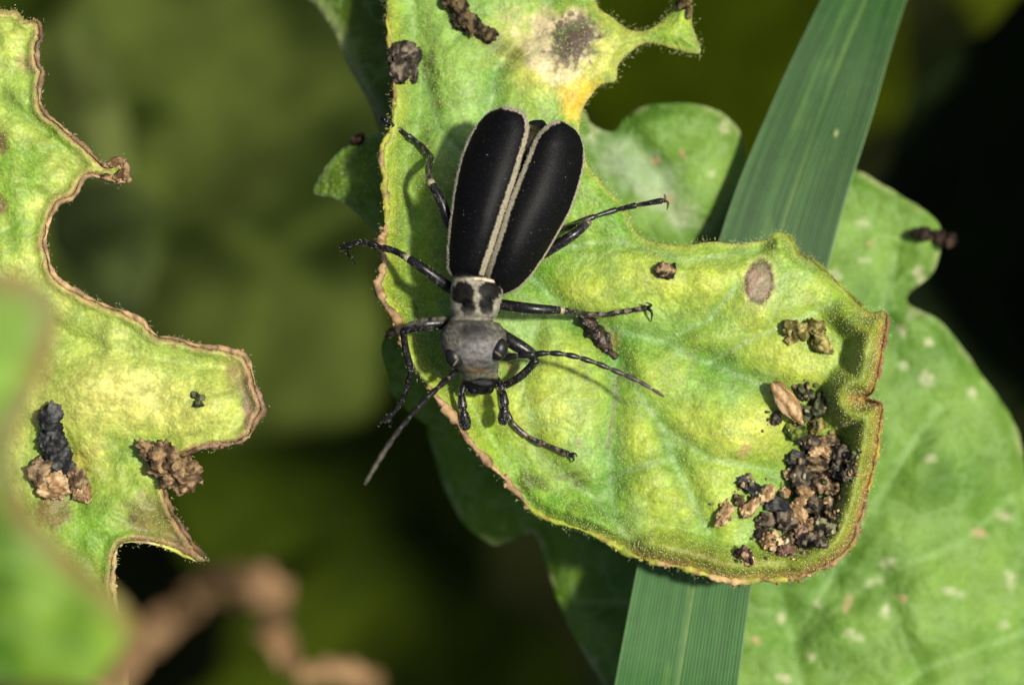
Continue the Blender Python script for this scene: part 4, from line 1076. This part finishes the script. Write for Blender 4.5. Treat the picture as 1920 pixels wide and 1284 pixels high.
def clod(name, label, lobes, tones, group=None, cat='frass', mat=None, zf=zmain, sub=4, rough=.34, lift=0.0):
    """lobes: (px, py, half length px, half width px, angle deg[, extra z mm])"""
    _fs[0] += 1; sd = _fs[0]; parts = []
    for lb in lobes:
        px, py, a, b_, rt = lb[:5]; ez = lb[5] if len(lb) > 5 else 0
        V0, F0 = ICO[sub]; R = np.array([a, b_, min(a, b_) * .9]) * K
        rgp = np.random.default_rng(sd * 97 + int(px)); V0 = V0.copy()
        for _ in range(7):                      # broken facets
            nv = rgp.normal(size=3); nv /= np.linalg.norm(nv); ex_ = np.maximum(V0 @ nv - rgp.uniform(.45, .8), 0); V0 -= nv * (ex_ * .9)[:, None]
        V0 *= 1.12
        q = V0 * 1.5 + sd * 7.3 + px * .11
        dn = np.array([mn.turbulence(Vector(v), 4, True, noise_basis='PERLIN_ORIGINAL', amplitude_scale=.6, frequency_scale=2.1) for v in q])
        cr = np.array([mn.voronoi(Vector(v * 1.9))[0][0] for v in q]); d2 = np.array([mn.noise(Vector(v * 5.0)) for v in q])
        dn = dn - dn.mean(); cr = cr - cr.mean()
        V = V0 * R * (1.0 + rough * 1.1 * dn - .38 * cr + .12 * d2)[:, None]
        an = math.radians(-rt); V = V @ np.array([[math.cos(an), -math.sin(an), 0], [math.sin(an), math.cos(an), 0], [0, 0, 1]]).T
        zc = float(zf(np.array([float(px)]), np.array([float(py)]))[0]) + R[2] * .72 + ez + lift
        V = V + P(px, py, zc); n = fbm(V[:, 0] * 60, V[:, 1] * 60 + V[:, 2] * 45, 11, 3, sd % 40)
        cc = blend(np.broadcast_to(tones[0], (len(V), 3)), sstep(-.25, .35, n), tones[1])
        parts.append((V, F0, cc))
    V, F, C_ = join(parts)
    return tag(mesh_obj(name, V, F, mat or M_FRASS, None, C_), label, cat, group)


DK = (c(50, 46, 40), c(128, 116, 98)); DKG = (c(40, 46, 30), c(108, 112, 76)); GRN = (c(84, 80, 36), c(176, 164, 100)); TN = (c(150, 118, 80), c(226, 196, 150)); BR = (c(80, 64, 46), c(164, 140, 108)); MIX = (c(50, 42, 34), c(166, 140, 104))
PALE = (c(130, 126, 94), c(214, 212, 178)); BLU = (c(34, 35, 37), c(98, 98, 96))
clod('frass_lump', 'dark grey lumpy frass clinging to the thin brown edge above the hind leg', [(757, 98, 22, 20, 0), (775, 112, 20, 24, 20), (750, 130, 18, 24, 0), (775, 140, 14, 16, 0), (740, 108, 12, 18, 0)], DK)
clod('frass_strand', 'dark bent strand of frass next to the round tan dead spot', [(850, 0, 26, 19, 60), (858, 18, 26, 19, 60), (870, 34, 26, 20, 45), (886, 46, 26, 19, 40), (902, 58, 24, 17, 35), (918, 67, 16, 14, 20)], (c(30, 27, 22), c(112, 96, 66)))
clod('frass_crumb', 'small dark angular frass crumb near the oval brown spot', [(1242, 508, 16, 15, 0), (1262, 506, 10, 13, 20, -.05)], MIX)
clod('frass_pellet', 'round olive-brown frass pellet touching its elongated neighbour', [(1482, 612, 17, 17, 0), (1496, 620, 18, 20, 40), (1488, 634, 14, 12, 0)], GRN)
clod('frass_pellet', 'elongated olive-brown frass pellet touching its round neighbour', [(1528, 616, 18, 20, 60), (1538, 640, 20, 17, 60), (1552, 655, 14, 12, 30)], GRN)
clod('wet_frass', 'shiny black wet frass under the beetle middle foot', [(1102, 604, 18, 17, 60), (1112, 616, 22, 17, 55), (1124, 632, 22, 16, 55), (1136, 646, 22, 15, 60), (1147, 662, 12, 8, 50)], (c(18, 14, 10), c(84, 66, 52)), mat=M_WET)
# chaff husk: pointed, ribbed
ht = np.linspace(0, 1, 26); hpx = 1450 + 55 * ht; hpy = 718 + 78 * ht
V, F = tube(P(hpx, hpy, zmain(hpx, hpy) + .75 + .15 * np.sin(ht * 3)), np.interp(ht, [0, .08, .3, .6, .9, 1], [3, 12, 20, 18, 6, 1.2]) * K, 24, flat=.6)
aa = np.arange(len(V)) % 24; V = V + .13 * np.stack([fbm(aa * 8.0 + k_ * 9, np.repeat(ht, 24) * 40, 10, 3, 150 + k_) for k_ in range(3)], 1)
cc = blend(np.broadcast_to(c(150, 116, 72), (len(V), 3)), sstep(-.3, .4, fbm(aa * 10.0, np.repeat(ht, 24) * 26, 10, 3, 155)), c(206, 176, 134))
tag(mesh_obj('chaff_husk', V, F, M_FRASS, None, cc), 'tan pointed husk lying on the upper end of the frass heap', 'husk')
HG = 'crumbs in the frass heap'
heap = [  # px, py, a, b, rot, tone, ez
    (1510, 738, 22, 20, 40, DKG, 0), (1535, 758, 19, 30, 10, DKG, .05), (1455, 786, 14, 13, 0, DK, 0), (1508, 775, 20, 20, 0, DKG, 0), (1492, 806, 24, 20, 30, (c(50, 66, 24), c(128, 140, 60)), 0), (1530, 798, 22, 20, 0, GRN, .05),
    (1515, 828, 26, 22, 20, DK, .2), (1552, 832, 24, 20, -30, MIX, .15), (1585, 856, 22, 26, 0, DK, .05), (1500, 862, 26, 24, 0, BLU, .1), (1538, 872, 30, 24, 20, MIX, .45), (1578, 888, 24, 20, 30, DK, .2), (1560, 850, 30, 12, 25, TN, .65), (1530, 845, 15, 11, -20, TN, .7),
    (1505, 895, 30, 24, -10, DK, .35), (1545, 905, 28, 26, 0, BR, .5), (1480, 890, 13, 12, 0, TN, .1), (1470, 925, 12, 12, 0, TN, .1), (1508, 925, 20, 14, 20, TN, .75), (1562, 915, 17, 15, 0, BR, .65),
    (1405, 910, 24, 20, 20, BLU, 0), (1434, 925, 22, 17, -30, TN, .1), (1405, 950, 16, 26, 25, TN, .05), (1384, 938, 13, 13, 0, BR, -.05), (1360, 962, 14, 28, 30, TN, 0), (1460, 950, 26, 18, 10, BLU, .15), (1440, 975, 22, 18, 0, DK, .05), (1480, 975, 26, 22, 20, DK, .25),
    (1500, 965, 15, 28, -35, TN, .5), (1525, 950, 24, 22, 0, DK, .5), (1550, 945, 22, 20, 0, BR, .4), (1522, 985, 20, 20, 0, MIX, .4), (1545, 985, 26, 24, 0, PALE, .2), (1530, 1012, 24, 20, 0, DK, .1), (1505, 1008, 20, 24, 0, (c(110, 84, 70), c(176, 146, 124)), .3), (1480, 1012, 22, 18, 0, BR, .15),
    (1450, 1015, 24, 22, 20, TN, .1), (1428, 1002, 13, 15, 0, DK, 0), (1475, 1035, 20, 14, 10, (c(110, 84, 70), c(170, 140, 118)), .05), (1395, 1042, 20, 18, 0, (c(60, 44, 44), c(130, 104, 90)), -.1), (1408, 1055, 14, 9, -20, TN, -.1), (1500, 940, 14, 12, 0, TN, .7), (1575, 870, 12, 9, 0, TN, .5), (1520, 862, 14, 9, 30, BR, .7),
    (1560, 965, 18, 15, 0, MIX, .2), (1595, 880, 14, 14, 0, DK, .1)]
words = {id(DK): 'charcoal-dark rough', id(DKG): 'dark green-grey crinkled', id(TN): 'tan fibrous', id(BLU): 'blackish knobbly', id(MIX): 'mottled dark and tan', id(BR): 'mid-brown', id(GRN): 'olive-brown', id(PALE): 'whitish-grey mouldy'}
special = {4: 'moss-green crumb below the husk in the frass heap', 34: 'pinkish-brown upright crumb at the lower edge of the frass heap', 38: 'pinkish-brown flat crumb at the very bottom of the frass heap', 39: 'purplish-brown crumb lying apart below the frass heap, by the rim',
           20: 'round blackish crumb lying apart on the green side of the frass heap', 24: 'tan upright crumb lying farthest out from the frass heap on the green blade', 22: 'tan upright crumb, second out from the frass heap toward the beetle', 2: 'small dark crumb tucked under the blunt flank of the husk', 5: 'olive-brown crumb just below the pointed end of the husk',
           32: 'whitish-grey mouldy crumb at the rim side of the frass heap', 12: 'long tan sliver lying across the top of the dark crumbs in the frass heap', 21: 'rounded tan crumb touching the lone blackish crumb beside the frass heap', 40: 'thin tan flake leaning on the purplish-brown crumb by the rim'}
labs = []
for i, (px, py, a, b_, rt, tn_, ez) in enumerate(heap):
    if i in special: labs.append(special[i]); continue
    size = 'large ' if a >= 26 else ('small ' if a <= 16 else '')
    where = 'next to the husk' if py < 800 else ('just below the moss-green crumb' if py < 845 else ('in the middle' if py < 930 else ('around the whitish mouldy crumb' if px > 1490 else 'on the beetle side')))
    if where == 'in the middle': where += ', rim side' if px > 1535 else (', piled on top' if ez > .5 else ', away from the rim')
    labs.append(size + words[id(tn_)] + ' crumb of the frass heap, ' + where)
for i, (px, py, a, b_, rt, tn_, ez) in enumerate(heap):
    w_ = labs[i]
    gname = (words[id(tn_)] + ' crumbs of the frass heap') if labs.count(w_) > 1 else None
    a *= .88; b_ *= .86
    lob = [(px, py, a, b_, rt, ez)]
    if a > 20: lob.append((px + a * .5, py + b_ * .35, a * .6, b_ * .6, rt + 40, ez + .05)); lob.append((px - a * .55, py - b_ * .2, a * .5, b_ * .55, rt, ez - .02))
    clod('frass_crumb', w_, lob, tn_, gname, rough=.42)
# loose grains round the heap: too many and too fine to count
rgc = np.random.default_rng(44); grains = []
for q in range(420):
    h0 = heap[rgc.integers(0, len(heap))]; px = h0[0] + rgc.normal() * 13; py = h0[1] + rgc.normal() * 12
    rr_ = rgc.uniform(1.5, 5.0) * K; w = ICO[2][0] * (rr_ * rgc.uniform(.6, 1.5, 3))
    w = w * (1 + .6 * fbm(ICO[2][0][:, 0] * 9 + q, ICO[2][0][:, 1] * 9 + ICO[2][0][:, 2] * 7, 6, 2, q % 60))[:, None]
    onh = max(0.0, 1 - math.hypot((px - h0[0]) / (h0[2] * .9), (py - h0[1]) / (h0[3] * .9))) ** .5
    w = w + P(px, py, float(zmain(np.array([px]), np.array([py]))[0]) + .05 + onh * (min(h0[2], h0[3]) * K * 1.35 + max(h0[6], 0)))
    tn_ = [DK, TN, BR, MIX, DKG, PALE][rgc.integers(0, 6)]; grains.append((w, ICO[2][1], tn_[0] + (tn_[1] - tn_[0]) * rgc.random()))
V, F, C_ = join(grains)
tag(mesh_obj('frass_grains', V, F, M_FRASS, None, C_), 'fine loose frass grains sprinkled over and around the heap', 'frass', kind='stuff')
# on the tattered leaf
clod('frass_strand', 'blue-black rod of frass standing over tan crumbs on the tattered leaf', [(94, 776, 22, 20, 80, .3), (92, 796, 28, 22, 85, .3), (96, 818, 28, 23, 75, .3), (103, 838, 28, 22, 65, .3), (111, 858, 28, 22, 60, .3), (120, 876, 20, 17, 50, .3)], BLU, zf=zleft)
for i, (px, py, a, b_, w_, tn_) in enumerate([(78, 878, 24, 28, 'brown-tan crumb beside the blue-black frass rod, partly behind soft-focus leaf', BR), (105, 910, 30, 26, 'pale tan crumb right below the blue-black frass rod', TN), (145, 898, 18, 22, 'dark brown crumb at the foot of the blue-black frass rod', BR), (155, 925, 18, 17, 'tan crumb farthest from the soft-focus leaf below the frass rod', TN)]):
    clod('frass_crumb', w_, [(px, py, a, b_, 10, .05), (px + 8, py + 6, a * .6, b_ * .6, 0, .1), (px - 9, py - 8, a * .55, b_ * .55, 0, .1)], tn_, zf=zleft, rough=.45)
clod('frass_lump', 'big crumbly brown frass lump hanging on the torn edge of the tattered leaf', [(280, 845, 28, 20, 10, .3), (305, 855, 26, 24, 20, .35), (300, 880, 22, 20, 0, .3), (330, 880, 24, 24, 0, .4), (355, 885, 26, 26, 0, .4), (340, 905, 26, 18, -20, .4), (318, 900, 16, 16, 0, .35)], (c(74, 58, 40), c(166, 138, 100)), zf=zleft, rough=.45)
clod('frass_crumb', 'tiny curled dark crumb alone on the yellow part of the tattered leaf', [(364, 740, 9, 6, 30), (376, 744, 8, 7, 0), (372, 757, 11, 7, 20)], DKG, zf=zleft)
clod('frass_crumb', 'woody brown scrap curled on the pointed tip of the tattered leaf', [(214, 306, 10, 7, -30, .3), (226, 326, 14, 10, -40, .15), (208, 332, 16, 7, 10, .1), (234, 308, 4, 9, 10, .3)], (c(96, 72, 46), c(190, 156, 110)), zf=zleft)
clod('frass_lump', 'dark blurred frass on the rounded lobe edge of the broad leaf', [(1732, 440, 22, 15, 10, .3), (1760, 446, 16, 16, 0, .3), (1784, 452, 16, 14, 30, .35)], (c(26, 20, 16), c(80, 62, 50)), zf=zbroad)
clod('frass_crumb', 'round brown crumb on top of the small folded leaf', [(671, 260, 15, 11, 0, 0)], (c(30, 24, 18), c(86, 66, 50)), zf=lambda x, y: -2.6 - .012 * (700 - x))
clod('frass_crumb', 'brown crumb stuck outside the rim by the front leg knee', [(733, 622, 9, 8, 0, .1), (727, 629, 6, 5, 0, .1)], BR, zf=zmain)
clod('frass_crumb', 'dark crumbly tuft on the forked tip of the chewed leaf', [(1280, 8, 16, 14, 0, .1), (1292, 24, 8, 12, 0, .1)], (c(40, 34, 22), c(110, 96, 60)), zf=zmain)

for o in bpy.data.objects:
    if '_org' in o: del o['_org']
